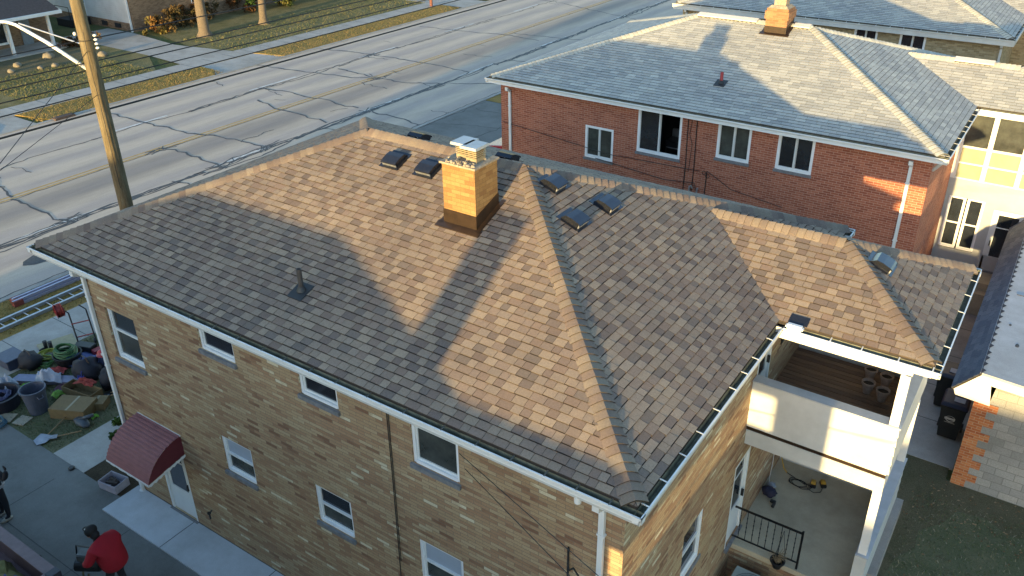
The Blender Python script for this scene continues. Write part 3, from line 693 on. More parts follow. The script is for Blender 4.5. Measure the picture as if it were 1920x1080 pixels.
downspout(red,-12.9,y0-.045,.1,5.78); downspout(red,0.0,y0-.045,.1,5.78)
mb=MB(); mb.hexa([(rx-.2,ry+.12,6.1),(rx-.1,ry+.12,6.1),(rx-.35,ry+.5,5.7),(rx-.42,ry+.5,5.7)],[(rx-.2,ry+.15,6.13),(rx-.1,ry+.15,6.13),(rx-.35,ry+.53,5.73),(rx-.42,ry+.53,5.73)]); mb.build('corner_elbow',M['white'],red)
rzr=lambda y:HE+rp*(y-ry)
c2=chimney(red,-5.82,-5.12,20.25,20.95,rzr(20.25),8.58,rp,'orbrick',fl=.22)
mb=MB(); mb.box(-5.86,-5.08,20.21,20.99,8.25,8.5); mb.build('corbel',M['orbrick'],c2)
mb=MB(); mb.hexa([(-5.8,20.27,8.58),(-5.14,20.27,8.58),(-5.14,20.93,8.58),(-5.8,20.93,8.58)],[(-5.72,20.35,8.66),(-5.22,20.35,8.66),(-5.22,20.85,8.66),(-5.72,20.85,8.66)]); mb.build('crown',M['crown'],c2)
mb=MB(); mb.box(-5.66,-5.28,20.42,20.78,8.66,8.95); mb.build('flue_tile',M['crown'],c2)
mb=MB(); mb.box(-5.74,-5.2,20.34,20.86,9.0,9.04); 
for a in (-5.7,-5.24):
    for b in (20.38,20.82): mb.box(a-.01,a+.01,b-.01,b+.01,8.9,9.0)
mb.build('chimney_cap',M['galv'],c2)
pipe_vent(red,-5.98,17.25,rzr(17.25),.32,rp,'redpipe',.05)
ym=ry+rD/2; zr=HE+rp*rD/2
for (a,b) in ((-8.35,-6.25),(-5.02,-4.5)):
    mb=MB(); 
    for s in (-1,1): mb.hexa([(a,ym,zr+.06),(b,ym,zr+.06),(b,ym+s*.2,zr-.005),(a,ym+s*.2,zr-.005)],[(a,ym,zr+.10),(b,ym,zr+.10),(b,ym+s*.2,zr+.035),(a,ym+s*.2,zr+.035)])
    rv=mb.build('ridge_vent',M['gshingle'],red)
    mb=MB(); mb.box(a+.01,b-.01,ym-.17,ym+.17,zr-.06,zr+.03); mb.build('vent_gap',M['black'],rv)
wym=ry+7.3; wzr=HE+.40*2.2
mb=MB()
for s in (-1,1): mb.hexa([(-.35,wym,wzr+.06),(.8,wym,wzr+.06),(.8,wym+s*.2,wzr-.015),(-.35,wym+s*.2,wzr-.015)],[(-.35,wym,wzr+.10),(.8,wym,wzr+.10),(.8,wym+s*.2,wzr+.025),(-.35,wym+s*.2,wzr+.025)])
rv=mb.build('ridge_vent',M['gshingle'],red); mb=MB(); mb.box(-.34,.79,wym-.17,wym+.17,wzr-.08,wzr+.02); mb.build('vent_gap',M['black'],rv)
# enclosed porch
fy=ry+5.35; pxr=3.7
mb=MB(); mb.box(x1+.003,pxr,fy+.02,fy+.1,.0,1.55)
mb.box(x1+.003,.62,fy+.02,fy+.1,1.55,3.62); mb.box(1.66,1.95,fy+.02,fy+.1,1.55,3.62); mb.box(.62,1.66,fy+.02,fy+.1,3.32,3.62); mb.box(1.95,2.86,fy+.02,fy+.1,3.14,3.62); mb.box(2.86,pxr,fy+.02,fy+.1,1.55,3.62)
mb.box(pxr-.08,pxr,fy+.1,fy+4,.0,6.05)
mb.box(x1+.003,pxr,fy-.01,fy+.1,3.62,3.92)
mb.build('porch_panel',M['siding_shade'],red)
mb=MB(); mb.box(x1+.05,pxr-.1,fy+1.6,fy+4,.1,6.0); mb.build('interior',M['dark'],red)
mb=MB(); mb.box(x1+.02,pxr-.1,fy+.12,fy+4,3.6,3.9); mb.build('porch_floor',M['slab'],red)
for a in (.62,1.16):
    wnd=window(red,'y',fy+.02,a,a+.5,1.58,3.32,out=-1,style='hung',pane='glass',inset=-.02,fw=.045,sill=False)
door(red,'y',fy+.02,1.95,2.86,1.05,3.13,-1,glass0=.2,hand=-1)
mb=MB(); mb.box(1.85,3.0,fy-.9,fy-.0,0,1.0); mb.box(1.85,3.0,fy-1.2,fy-.9,0,.75); mb.build('stoop',M['slab'],red)
mb=MB()
for x in (x1+.003,1.33,2.28,3.2,pxr-.1): mb.box(x,x+.14,fy-.02,fy+.1,3.92,6.0)
mb.box(x1+.003,pxr,fy-.03,fy+.1,6.0,6.12)
for (z0,z1) in ((4.42,4.47),(4.93,5.0),(3.92,3.96)): mb.box(x1+.145,pxr-.1,fy-.0,fy+.08,z0,z1)
mb.build('porch_frame',M['white'],red)
for k,(a,b) in enumerate(((x1+.145,1.33),(1.47,2.28),(2.42,3.2))):
    mb=MB(); mb.box(a,b,fy+.03,fy+.05,3.96,4.42); mb.box(a,b,fy+.03,fy+.05,4.47,4.93); mb.build('frosted_panel',M['frost'],red)
    mb=MB(); mb.box(a,b,fy+.03,fy+.04,5.0,6.0); mb.build('pane',M['glass2'],red)
    mb=MB(); mb.box(a+.25,a+.42,fy+.055,fy+.075,5.0,6.0); mb.box(a,b,fy+.055,fy+.075,5.72,6.0); mb.build('blind',M['frost'],red)
# meters and wiring on the wall
mb=MB()
for x,zz in ((-6.38,3.7),(-6.1,3.9)): mb.tube([(x,y0-.02,5.95),(x+.01,y0-.02,5.2),(x+.03,y0-.03,4.5),(x,y0-.02,zz-.6)],.014,6)
mb.tube([(-6.25,y0-.02,5.95),(-6.3,y0-.03,5.5),(-6.2,y0-.02,5.2),(-6.24,y0-.02,4.3)],.009,5)
mb.tube([(-5.63,y0-.05,4.45),(-5.66,y0-.04,3.0)],.014,6); 
mb.tube([(-13.2,y0-.06,4.7),(-9,y0-.12,4.35),(-5.85,y0-.08,4.42)],.010,5); mb.tube([(-9.5,y0-.06,4.1),(-7,y0-.1,3.9),(-6.0,y0-.08,4.0),(-5.9,y0-.06,3.7)],.012,5)
mb.tube([(-5.6,y0-.06,4.45),(-4.8,y0-.1,4.05),(-3.2,y0-.1,3.85)],.01,5)
for (x,z) in ((-5.72,4.38),(-5.6,4.3)): mb.tube([(x+.06*math.cos(t*.7),y0-.06,z+.06*math.sin(t*.7)) for t in range(9)],.009,5,closed=True)
mb.build('wall_wiring',M['cable'],red)
mb=MB(); mb.tube([(-6.15,y0-.05,3.1),(-6.15,y0-.05,3.85),(-6.1,y0-.08,3.9),(-6.05,y0-.05,3.8)],.028,8); mb.tube([(-5.9,y0-.05,3.1),(-5.9,y0-.05,3.8),(-5.87,y0-.07,3.84)],.028,8); mb.build('conduit',M['alum'],red)
mb=MB(); mb.box(x1+.002,x1+.06,ry+2.2,ry+2.5,1.2,2.3); mb.build('meter_box',M['white'],red)

# stove seen through the open window
mb=MB(); mb.box(-7.55,-6.8,17.0,17.6,3.71,4.75,col=(.1,.1,.1)); 
st=mb.build('kitchen_stove',pm((.03,.03,.035),.3),None); tag(st,'dark kitchen stove seen inside the open window of the red brick house','stove')
mb=MB(); mb.box(-7.5,-6.85,16.985,16.999,3.9,4.5); mb.build('oven_door',M['blackmetal'],st)
mb=MB(); mb.tube([(-7.5,16.96,4.55),(-6.85,16.96,4.55)],.015,8); mb.box(-7.55,-6.8,17.5,17.6,4.752,5.0); mb.build('stove_trim',M['alum'],st)

# ============================================================ THIRD BUILDING
tx,ty=.68,31.0
third=empty('brick_apartment_building',(-6.6,36,0)); tag(third,'pale tan brick house at the top right beyond the red brick house','apartment building',group='apartment houses along the road')
roof_set(third,tx,ty,rL,rD,HE,rp,5.1,9.5,2.9,HE,.40,GPAL,GCAP,'gshingle',seed=4,raised=False,wr=(.28,.34),t=.007,caphalf=.2)
tw=[(-8.7,-7.3,5.2,6.04),(-5.5,-4.54,5.15,6.04),(-3.64,-2.6,5.15,6.04),(-12.3,-11.3,5.15,6.04)]
mb=MB(); wall_sheet(mb,'y',ty+e,tx-rL+e,tx-e,0,6.1,tw,out=-1,depth=.1); wall_sheet(mb,'x',tx-e,ty+e,ty+rD-e,0,6.1,[]); wall_sheet(mb,'x',tx-rL+e,ty+e,ty+rD-e,0,6.1,[]); wall_sheet(mb,'y',ty+rD-e,tx-rL+e,tx-e,0,6.1,[])
x=tx-rL+e+.04
while x<tx-e-.1:
    if not any(a-.1<x<b+.02 for a,b,_,_ in tw): mb.box(x,x+.075,ty+e-.012,ty+e-.002,5.68,5.9)
    x+=.09
mb.build('wall',M['tanbrick'],third,recalc=False)
mb=MB(); mb.box(tx-rL+e+.12,tx-e-.12,ty+e+.12,ty+rD-e-.12,.2,6.08); mb.build('interior',M['dark'],third)
for t_ in tw: window(third,'y',ty+e,*t_,out=-1,style='slide',inset=.0,fw=.08)
mb=MB(); mb.box(tx-rL+.03,tx-.03,ty+.03,ty+e,6.0,6.12); mb.box(tx-e,tx-.03,ty+e,ty+5.2,6.0,6.12); mb.box(tx-rL+.03,tx-rL+e,ty+e,ty+rD-e,6.0,6.12); mb.build('soffit',M['siding'],third)
gutter(third,(tx-rL,ty),(tx,ty),(0,-1),HE,seed=14,white='siding',h=.16); gutter(third,(tx,ty+.002),(tx,ty+5.1),(1,0),HE,seed=12,white='siding',h=.16)
downspout(third,.22,ty+e-.045,.1,5.8,mat='siding'); downspout(third,-13.3,ty+e-.045,.1,5.8)
mb=MB(); mb.box(tx-e+.003,3.4,ty+5.3,ty+5.5,0,6.0); mb.build('porch_wall',M['tanbrick'],third)

# ============================================================ NEIGHBOUR BEHIND THE CAMERA (casts the roof-shaped shadow)
nx,ny,nL,nD,nH,np_=-.3,-17.5,14.65,10.6,6.45,.33
nb=empty('brick_apartment_building',(-6.6,-12,0)); tag(nb,'tan brick apartment house across the driveway, behind the camera','apartment building',group='apartment houses along the road')
roof_set(nb,nx,ny,nL,nD,nH,np_,5.4,9.6,3.22,nH,np_,PAL,CAPP,'shingle',seed=5,simple=True)
mb=MB()
for a in (('y',ny+e,nx-nL+e,nx-e),('y',ny+nD-e,nx-nL+e,nx-e),('x',nx-e,ny+e,ny+nD-e),('x',nx-nL+e,ny+e,ny+nD-e)): wall_sheet(mb,a[0],a[1],a[2],a[3],0,nH-.05,[])
mb.build('wall',M['brick'],nb,recalc=False)
mb=MB(); mb.box(-2.92,-2.25,-13.7,-13.1,7.2,9.02); mb.build('chimney',M['chbrick'],nb)
mb=MB(); mb.box(.02,2.62,-12.05,-8.1,3.7,4.95); mb.box(.02,2.62,-12.05,-8.1,0,1.9); mb.build('parapet',M['siding'],nb)
mb=MB(); mb.box(-.5,.38,-12.05,-8.1,0,6.4); mb.build('porch_wall',M['brick'],nb)  # added wall piece that narrows the sun patch on the tan house
mb=MB(); mb.box(.385,2.6,-8.22,-8.1,5.78,6.4); mb.box(.385,2.6,-12.05,-11.93,5.95,6.4); mb.build('porch_header',M['siding'],nb)  # added header beams that cut the sunlight on the tan side wall
for (x,y) in ((2.47,-12.05),(2.47,-8.25)):
    mb=MB(); mb.box(x-.4,x+.15,y,y+.15,4.95,6.4); mb.box(x-.15,x+.15,y,y+.15,1.9,3.7); mb.build('post',M['white'],nb)
# unseen houses added further back so that their shade fills the yards
for (a,b,yy,hh,rr,lab) in ((-72,-52.4,-4,6.0,8.0,'tall unseen house added across the road to shade the porch house'),(-20,-1.5,-46,5.2,8.0,'long unseen house added far behind the camera to shade the front yard'),(1.5,11.2,-44,4.2,6.5,'low unseen house added far behind the camera to shade the back yard'),(11.8,26,-44,4.9,7.3,'taller unseen house added beside the low one for its shade')):
    o=empty('added_shade_house',((a+b)/2,yy,0)); tag(o,lab,'house')
    mb=MB(); mb.box(a,b,yy-6,yy,0,hh); mb.build('wall',M['farbrick'],o)
    mb=MB(); mb.add([(a-.4,yy-6.4,hh),(b+.4,yy-6.4,hh),(b+.4,yy+.4,hh),(a-.4,yy+.4,hh),(a-.0,yy-3,rr),(b+.0,yy-3,rr)],[(0,1,5,4),(2,3,4,5),(0,4,3),(1,2,5),(0,3,2,1)]); mb.build('roof',M['tile_brown'],o)

# ============================================================ GARAGE (right)
ga=empty('block_garage',(5,15,0)); tag(ga,'low concrete block garage with orange brick corner pier at the right edge','garage')
gy=11.05;gx=3.0
mb=MB(); wall_sheet(mb,'y',gy,gx+.3,9.5,0,2.45,[]); wall_sheet(mb,'x',9.5,gy,21,0,2.45,[]); wall_sheet(mb,'y',21,gx,9.5,0,2.45,[]); mb.add([(gx+.3,gy,2.45),(9.5,gy,2.45),(9.5,gy,2.7),(3.35,gy,2.95)],[(0,1,2,3)]); mb.build('wall',M['cmu'],ga,recalc=False)
mb=MB(); wall_sheet(mb,'x',gx,gy,21,0,2.4,[]); mb.box(gx,gx+.3,gy-.012,gy+.2,0,2.4)
for i,zz in enumerate((.2,.6,1.0,1.4,1.8,2.2)): mb.box(gx+.3,gx+.5,gy-.012,gy+.05,zz-.0,zz+.2)
mb.build('brick_pier',M['quoin'],ga,recalc=False)
mb=MB(); mb.add([(2.52,gy-.04,2.62),(2.6,gy-.04,2.42),(3.32,gy-.04,2.38),(3.22,gy-.04,2.98),(2.95,gy-.04,3.14)],[(0,1,2,3,4)]); 
mb.prism([(3.25,gy-.09,2.92),(9.8,gy-.09,2.02+.62),(9.8,gy-.09,2.02+.82),(2.96,gy-.09,3.19)],(0,.05,0)); mb.prism([(2.5,gy-.08,2.62),(2.56,gy-.08,2.56),(3.0,gy-.08,3.08),(2.96,gy-.08,3.16)],(0,.04,0))
mb.build('gable_trim',M['white'],ga,recalc=False)
mb=MB(); mb.prism([(2.96,gy-.12,3.2),(9.9,gy-.12,2.86),(9.9,gy-.12,2.8),(2.96,gy-.12,3.14)],(0,10.3,0)); gr=mb.build('roof',M['rollroof'],ga)
mb=MB(); shingles(mb,[(2.5,21.2,2.62),(2.5,gy-.13,2.62),(2.99,gy-.13,3.2),(2.99,21.2,3.2)],[(.13,.15,.19),(.15,.17,.21),(.11,.13,.17)],seed=8,wr=(.28,.34),raised=False)
slab_under(mb,[(2.5,21.2,2.62),(2.5,gy-.13,2.62),(2.99,gy-.13,3.2),(2.99,21.2,3.2)])
yy=gy-.12
mb.col=(.05,.055,.07)
while yy<21: mb.add([(2.97,yy,3.215),(3.0,yy,3.215),(3.06,yy+.12,3.225),(2.97,yy+.2,3.215)],[(0,1,2,3)]); yy+=.31+random.uniform(-.05,.05)
mb.build('shingled_edge',M['gshingle'],gr,recalc=False)
mb=MB()
for (x,y,s) in ((3.5,12.6,.1),(3.25,13.5,.06),(3.9,12.9,.03)): mb.blob((x,y,3.2-.049*(x-2.96)+.002),(s*.5,s,.008),seed=int(x*10),n=8)
mb.tube([(3.2,15.2,3.195),(4.5,15.35,3.13),(7,15.3,3.01)],.012,4); mb.tube([(3.2,17.6,3.195),(5,17.8,3.11)],.012,4)
mb.build('roof_patch',M['tar'],gr)
def worldparent(root):
    for ch in [x for x in bpy.data.objects if x.parent==root]: ch.matrix_parent_inverse=Matrix.Translation(-root.location)

# ============================================================ GROUND, ROAD, PAVEMENTS
def sheet(name,pts,z,mat,kind='structure',nx=0):
    mb=MB(); mb.quad(*[(x,y,z) for x,y in pts]); o=mb.build(name,M[mat],recalc=False); o['kind']=kind; return o
def rect(x0,x1,y0,y1): return [(x0,y0),(x1,y0),(x1,y1),(x0,y1)]
sheet('ground',rect(-400,300,-300,500),-.03,'ground')
sheet('road',rect(-41.6,-24.75,-250,400),-.012,'road')
mb=MB(); 
for (x0,x1) in ((-24.75,-24.55),(-41.85,-41.6)): mb.box(x0,x1,-250,400,-.2,.03)
struct(mb.build('kerb',M['kerb']))
mb=MB(); mb.box(-22.2,-20.2,-250,400,-.1,.012); mb.box(-45.9,-44.2,-250,400,-.1,.03); struct(mb.build('sidewalk',M['sidewalk']))
# pavement joints
mb=MB()
y=-30
while y<110:
    mb.box(-22.2,-20.2,y,y+.02,.012,.0145); mb.box(-45.9,-44.2,y,y+.03,.03,.033); y+=1.6
struct(mb.build('sidewalk_joints',M['tar']))
sheet('front_lawn',[(-20.2,-.1),(-15.8,-.08),(-15.6,2.5),(-14.6,2.5),(-14.6,20),(-20.2,20)],.0,'lawn')
sheet('verge',rect(-24.55,-22.2,-.1,24.2),.0,'deadgrass'); sheet('verge',rect(-24.55,-22.2,30.3,36),.0,'deadgrass')
mb=MB(); mb.box(-24.55,-22.2,-7,-.1,-.1,.006); mb.box(-20.2,5.0,-7,-.06,-.1,.01); mb.box(-22.2,-20.2,-7,-.1,.0121,.016); struct(mb.build('driveway',M['drive']))
mb=MB(); mb.box(-15.85,-14.55,-.055,12,-.1,.014); struct(mb.build('entrance_walk',M['sidewalk']))
mb=MB(); mb.box(-13.0,-3.0,-.55,.395,-.05,.05); struct(mb.build('side_walk',M['walk']))
mb=MB()
for x in (-10.9,-8.3,-5.6): mb.box(x,x+.015,-.552,.39,.05,.0525)
mb.box(-13.0,-3.0,.388,.398,.05,.06)
for x in (-17.9,-14.95,-11.95,-9.0,-6): mb.box(x,x+.016,-7,-.56,.01,.0125)
mb.box(-20,3,-1.95,-1.93,.01,.0125); mb.box(-24.5,3,-4.4,-4.38,.01,.0125)
struct(mb.build('concrete_joints',M['tar']))
sheet('planting_bed',[(-14.55,-.055),(-13.0,-.055),(-12.98,.4),(-12.98,.41),(-12.98,8),(-14.55,8)],.004,'dirt')
# back yard, right
sheet('back_lawn',[(-.4,.4),(8,-.0),(12,11.0),(2.2,10.6),(-.4,9.6)],.0,'lawn')
sheet('leaf_bed',[(2.0,7.0),(2.35,7.1),(2.45,7.9),(2.75,8.4),(2.7,9.0),(3.1,9.5),(3.3,10.1),(3.9,10.2),(4.4,9.9),(5.1,10.1),(5.8,9.7),(6.6,9.9),(12,9.6),(12,11.1),(2.9,11.1),(2.9,11.55),(1.0,11.65),(1.0,9.7)],.004,'leafbed')
sheet('gravel_bed',rect(-.4,1.0,1.5,5.4),.006,'leafbed')
mb=MB(); mb.box(-3,2.98,11.55,21,-.1,.012); struct(mb.build('back_pavement',M['sidewalk']))
mb=MB(); 
for y in (13.3,15.0,16.8,18.6): mb.box(-3,2.98,y,y+.02,.012,.0145)
struct(mb.build('pavement_joints',M['tar']))
sheet('side_lawn',rect(-20.2,-3,9.7,16),.0,'lawn')
mb=MB(); mb.box(-24.5,-12.5,20.5,30.2,-.1,.018); struct(mb.build('parking_pad',M['drive']))
sheet('pad_weeds',[(-23.2,20.8),(-20.6,20.9),(-20.4,22.6),(-22.3,23.6),(-23.4,22.5)],.0215,'lawn')
# far side of the road
sheet('far_lawn',[(-57,-60),(-45.9,-60),(-45.9,24.2),(-50,26.5),(-57,26.6)],.004,'fargrass'); sheet('far_lawn',[(-57,31.5),(-52,30),(-45.9,28.9),(-45.9,140),(-57,140)],.004,'fargrass')
def verge(y0,y1,seed):
    mb=MB(); rnd=random.Random(seed); n=int((y1-y0)/1.2); 
    a=[(-44.2,y0)]+[(-41.85,y0+.6)]+[(-41.85+.0,y0+i*1.2) for i in range(1,n)]+[(-41.85,y1-.8),(-42.9,y1),(-44.2,y1)]
    mb.prism([(x,y,.0) for x,y in a],(0,0,.05)); return mb.build('far_verge',M['deadgrass'])
for i,(a,b) in enumerate(((-60,12.6),(14.3,26.3),(30.6,50.8),(54.5,110))): struct(verge(a,b,i))
mb=MB(); mb.add([(-60,26.4,.012),(-50,26.4,.012),(-44.2,25.9,.012),(-41.85,25.7,.012),(-41.85,31.2,.012),(-44.2,30.6,.012),(-51,29.3,.012),(-56.5,30.0,.012),(-60,30,.012)],[list(range(9))]); mb.box(-60,-41.9,51,54.3,.0,.012); mb.box(-60,-41.9,10.6,14.2,0,.01); struct(mb.build('far_driveway',M['sidewalk']))
# leaf-coloured bed with rocks before house A
sheet('rock_bed',[(-56.8,14),(-52.6,14),(-51.8,24.6),(-53,25.5),(-56.8,25.6)],.012,'leafbed')
# road markings
mb=MB(); rnd=random.Random(5)
for x in (-28.9,-37.35):
    y=-40.0
    while y<120:
        mb.quad((x-.07,y,-.008),(x+.07,y,-.008),(x+.07,y+3.6,-.008),(x-.07,y+3.6,-.008)); y+=9.2
struct(mb.build('lane_marking',M['marking'],recalc=False))
mb=MB()
for x in (-33.25,-32.98):
    y=-60
    while y<160:
        mb.quad((x-.06,y,-.008),(x+.06,y,-.008),(x+.06,y+10,-.008),(x-.06,y+10,-.008)); y+=10
struct(mb.build('centre_line',M['yellow'],recalc=False))
CR=[[(-41.34,33.96),(-39.19,34.60),(-37.07,34.71),(-33.05,34.90),(-31.28,34.90),(-28.96,34.67)],
[(-37.31,25.06),(-35.33,25.40),(-33.06,25.32),(-32.32,25.55),(-30.75,25.22),(-29.60,25.37)],
[(-36.40,30.85),(-34.90,30.73),(-32.75,30.48),(-30.69,30.66),(-28.77,31.75),(-25.81,33.50)],
[(-41.77,28.69),(-39.18,28.92),(-36.47,29.43),(-34.31,29.78),(-32.75,30.48)],
[(-40.28,43.41),(-37.00,43.71),(-32.96,44.57),(-29.95,44.25)],
[(-40.28,17.38),(-37.41,17.36),(-33.57,17.59),(-32.57,18.04),(-30.37,18.21),(-28.94,18.30)],
[(-33.29,15.32),(-32.33,15.67),(-29.39,15.43),(-28.25,15.35)],
[(-32.93,8.15),(-31.45,8.11),(-29.41,7.99),(-28.58,8.23)],
[(-28.38,25.24),(-26.66,25.23),(-24.66,24.82)],
[(-32.93,45.22),(-28.94,45.68),(-26.32,46.35)],
[(-41.5,57.6),(-36.77,57.43),(-30.41,55.43),(-26.98,54.38)],
[(-35.56,23.35),(-33.29,22.88),(-29.80,22.67),(-29.19,22.54)],
[(-41.5,68),(-33,67.5),(-25,68.2)],[(-41.5,80),(-33,80.5),(-25,79.8)],[(-41.5,9.2),(-37.3,9.0),(-33.1,8.2)],[(-41.5,.5),(-33,.3),(-25,.8)],[(-28.9,13),(-26.5,13.4),(-25,13.1)],[(-28.9,38.4),(-25,39.2)]]
def ribbon(mb,pts,wd,z,rnd,jit=.06,step=.35):
    P=[]
    for (a,b) in zip(pts,pts[1:]):
        n=max(1,int(math.hypot(b[0]-a[0],b[1]-a[1])/step))
        for i in range(n): P.append((a[0]+(b[0]-a[0])*i/n+rnd.gauss(0,jit),a[1]+(b[1]-a[1])*i/n+rnd.gauss(0,jit)))
    P.append(pts[-1]); l=[];r=[]
    for i,p in enumerate(P):
        q=P[min(i+1,len(P)-1)];o=P[max(i-1,0)]; dx,dy=q[0]-o[0],q[1]-o[1]; k=math.hypot(dx,dy)+1e-6; ww=wd*rnd.uniform(.6,1.35)/2
        l.append((p[0]-dy/k*ww,p[1]+dx/k*ww,z)); r.append((p[0]+dy/k*ww,p[1]-dx/k*ww,z))
    n=len(P); mb.add(l+r,[(i,i+1,i+1+n,i+n) for i in range(n-1)])
mb=MB(); rnd=random.Random(9)
for c in CR: ribbon(mb,c,.10,-.0045,rnd)
for x in (-28.75,-37.1):
    y=-20
    while y<115:
        k=6 if x>-30 else 3
        for j in range(k):
            if rnd.random()<.8: ribbon(mb,[(x+rnd.gauss(.05,.12),y),(x+rnd.gauss(.05,.16),y+3),(x+rnd.gauss(.05,.12),y+6)],.085,-.0045-.0003*j,rnd,.05)
        y+=5.7
ribbon(mb,[(-32.85,-20),(-32.85,110)],.05,-.005,rnd,.02)
ribbon(mb,[(-24.9,-20),(-24.85,110)],.06,-.005,rnd,.03)
for i in range(26):
    x=rnd.uniform(-41,-25.5); y=rnd.uniform(2,70); a=rnd.uniform(-.4,.4)+(1.57 if rnd.random()<.3 else 0); l=rnd.uniform(.6,2.4)
    ribbon(mb,[(x,y),(x+l*math.cos(a),y+l*math.sin(a))],.05,-.0042,rnd,.08,.25)
for (x,y) in ((-28.9,8.2),(-28.7,15.6),(-28.8,25.3),(-32.9,30.5),(-33.1,15.3),(-37.2,34.7),(-28.9,18.2)):
    for k in range(9):
        a=rnd.uniform(0,6.28); l_=rnd.uniform(.3,1.1); ribbon(mb,[(x+rnd.gauss(0,.15),y+rnd.gauss(0,.3)),(x+.5*l_*math.cos(a),y+1.3*l_*math.sin(a))],.07,-.004-.0002*k,rnd,.05,.25)
for pts in ([(-24.84,24.81),(-23.95,25.69),(-22.29,26.24),(-19.12,27.20)],[(-24.4,24.48),(-24.43,27.21),(-24.3,30.)],[(-21.72,21),(-20.97,26.28),(-21.34,30.1)],[(-18,21),(-17.6,30)],[(-24,28.6),(-18,28.9)]): ribbon(mb,pts,.06,.0225,rnd)
# oil stain on the near lane
mb.add([(-26.6+.5*math.cos(t*.6),6.0+.8*math.sin(t*.6)*(1+.2*math.sin(t)),-.0045) for t in range(10)],[list(range(10))])
struct(mb.build('tar_seams',M['tar'],recalc=False))
mb=MB(); mb.box(-41.9,-41.45,15.0,16.1,-.01,.09); mb.box(-41.85,-41.5,15.1,16.0,.09,.11); tag(mb.build('storm_drain',pm((.07,.05,.045),.9)),'rusty brown storm drain inlet at the far kerb','drain')

# grass blades on the near lawn (right) and the front yard
def blades(name,polyrects,n,hgt,cols,seed,excl=None):
    rnd=random.Random(seed); mb=MB()
    for i in range(n):
        x0,x1,y0,y1=rnd.choice(polyrects); x=rnd.uniform(x0,x1); y=rnd.uniform(y0,y1)
        a=rnd.uniform(0,6.28); h=hgt*rnd.uniform(.4,1.3); wd=.006+h*.07; lx,ly=rnd.gauss(0,h*.7),rnd.gauss(0,h*.7)
        dx,dy=math.cos(a)*wd,math.sin(a)*wd
        mb.add([(x-dx,y-dy,0),(x+dx,y+dy,0),(x+lx,y+ly,h)],[(0,1,2)],rnd.choice(cols))
    g=bpy.data.materials.get('grass_blade')
    if g is None:
        q=G('grass_blade'); at=q.n('ShaderNodeAttribute',attribute_name='Col'); q.set(at.outputs['Color'],.9,0,.1); g=q.m
    o=mb.build(name,g,recalc=False); o['kind']='stuff'; o['label']='short winter grass and dead leaves'; o['category']='grass'; return o
gc=[(.07,.09,.04),(.08,.11,.045),(.10,.12,.06),(.18,.165,.10),(.12,.125,.07),(.28,.25,.18)]
blades('grass',[(2.35,6.5,5.2,10.4),(2.35,5,3.8,7)],15000,.05,gc,3)
blades('grass',[(-20.1,-15.9,-.05,5)],9000,.06,gc[:5],4)
blades('verge_grass',[(-24.5,-22.3,0,9)],5000,.07,[(.16,.13,.05),(.22,.16,.06),(.10,.11,.035)],5)
blades('verge_grass',[(-44.15,-41.9,14.4,26.2),(-44.15,-41.9,30.8,50.6)],14000,.12,[(.20,.17,.06),(.26,.19,.08),(.12,.13,.045),(.30,.2,.09)],6)
blades('far_grass',[(-52.5,-46,16,24.2),(-52,-46,30.5,60)],12000,.12,[(.08,.10,.03),(.13,.14,.05),(.24,.20,.09)],8)
rnd=random.Random(11); mb=MB()
for i in range(420):
    x=rnd.uniform(2.3,8); y=rnd.uniform(9.3,11) if rnd.random()<.75 else rnd.uniform(6,9.5); a=rnd.uniform(0,3.14); s=rnd.uniform(.02,.045)
    mb.add([(x-s*math.cos(a),y-s*math.sin(a),.012),(x+s*.5*math.sin(a),y-s*.5*math.cos(a),.02),(x+s*math.cos(a),y+s*math.sin(a),.012),(x-s*.5*math.sin(a),y+s*.5*math.cos(a),.03)],[(0,1,2,3)],rnd.choice([(.2,.13,.07),(.14,.09,.05),(.28,.2,.12)]))
o=mb.build('fallen_leaves',bpy.data.materials['grass_blade'],recalc=False); tag(o,'fallen brown leaves along the garage wall','leaves',kind='stuff')

# ============================================================ UTILITY POLE + LAMP + WIRES
up=empty('utility_pole',(-23.2,7.45,0)); tag(up,'weathered wooden utility pole with a white street lamp arm beside the road','utility pole')
mb=MB(); mb.tube([(-23.2,7.45,-.3),(-23.2,7.45,3),(-23.2,7.46,7),(-23.2,7.45,11.5)],[.235,.225,.21,.17],20); 
mb.build('pole',M['pole'],up,smooth=True)
mb=MB(); mb.box(-23.25,-22.97,6.6,8.3,10.6,10.75); mb.build('crossarm',M['pole'],up)
mb=MB(); mb.tube([(-23.4,7.4,6.95),(-24.6,6.95,7.75),(-25.5,6.6,8.25),(-25.8,6.5,8.32),(-26.1,6.4,8.32)],[.06,.058,.052,.045,.04],10); mb.build('lamp_arm',M['white'],up,smooth=True)
mb=MB(); mb.tube([(-23.4,7.4,7.75),(-25.4,6.65,8.3)],.022,6); mb.build('arm_brace',M['alum'],up)
mb=MB(); mb.blob((-26.55,6.22,8.25),(.5,.22,.15),seed=1,amp=.03,n=16); mb.rot(R(20),(-26.55,6.22,8.25)); mb.build('lamp_head',pm((.6,.6,.5),.4),up,smooth=True)
mb=MB()
for k in range(4): mb.lathe([(.03,0),(.055,.02),(.055,.05),(.03,.07)],(-22.93,7.62,8.0-.13*k),10)
mb.lathe([(.03,0),(.05,.03),(.05,.07),(.03,.1)],(-23.38,7.25,8.05),10); mb.build('insulator',M['white'],up)
mb=MB(); mb.tube([(-22.97,7.3,8.2),(-22.95,7.25,7.2),(-22.98,7.28,6.2),(-22.97,7.27,3)],.012,5); mb.tube([(-23.2+.215*math.cos(t),7.45+.215*math.sin(t),7.9) for t in [i*.5 for i in range(13)]],.014,5); mb.build('pole_cable',M['cable'],up)
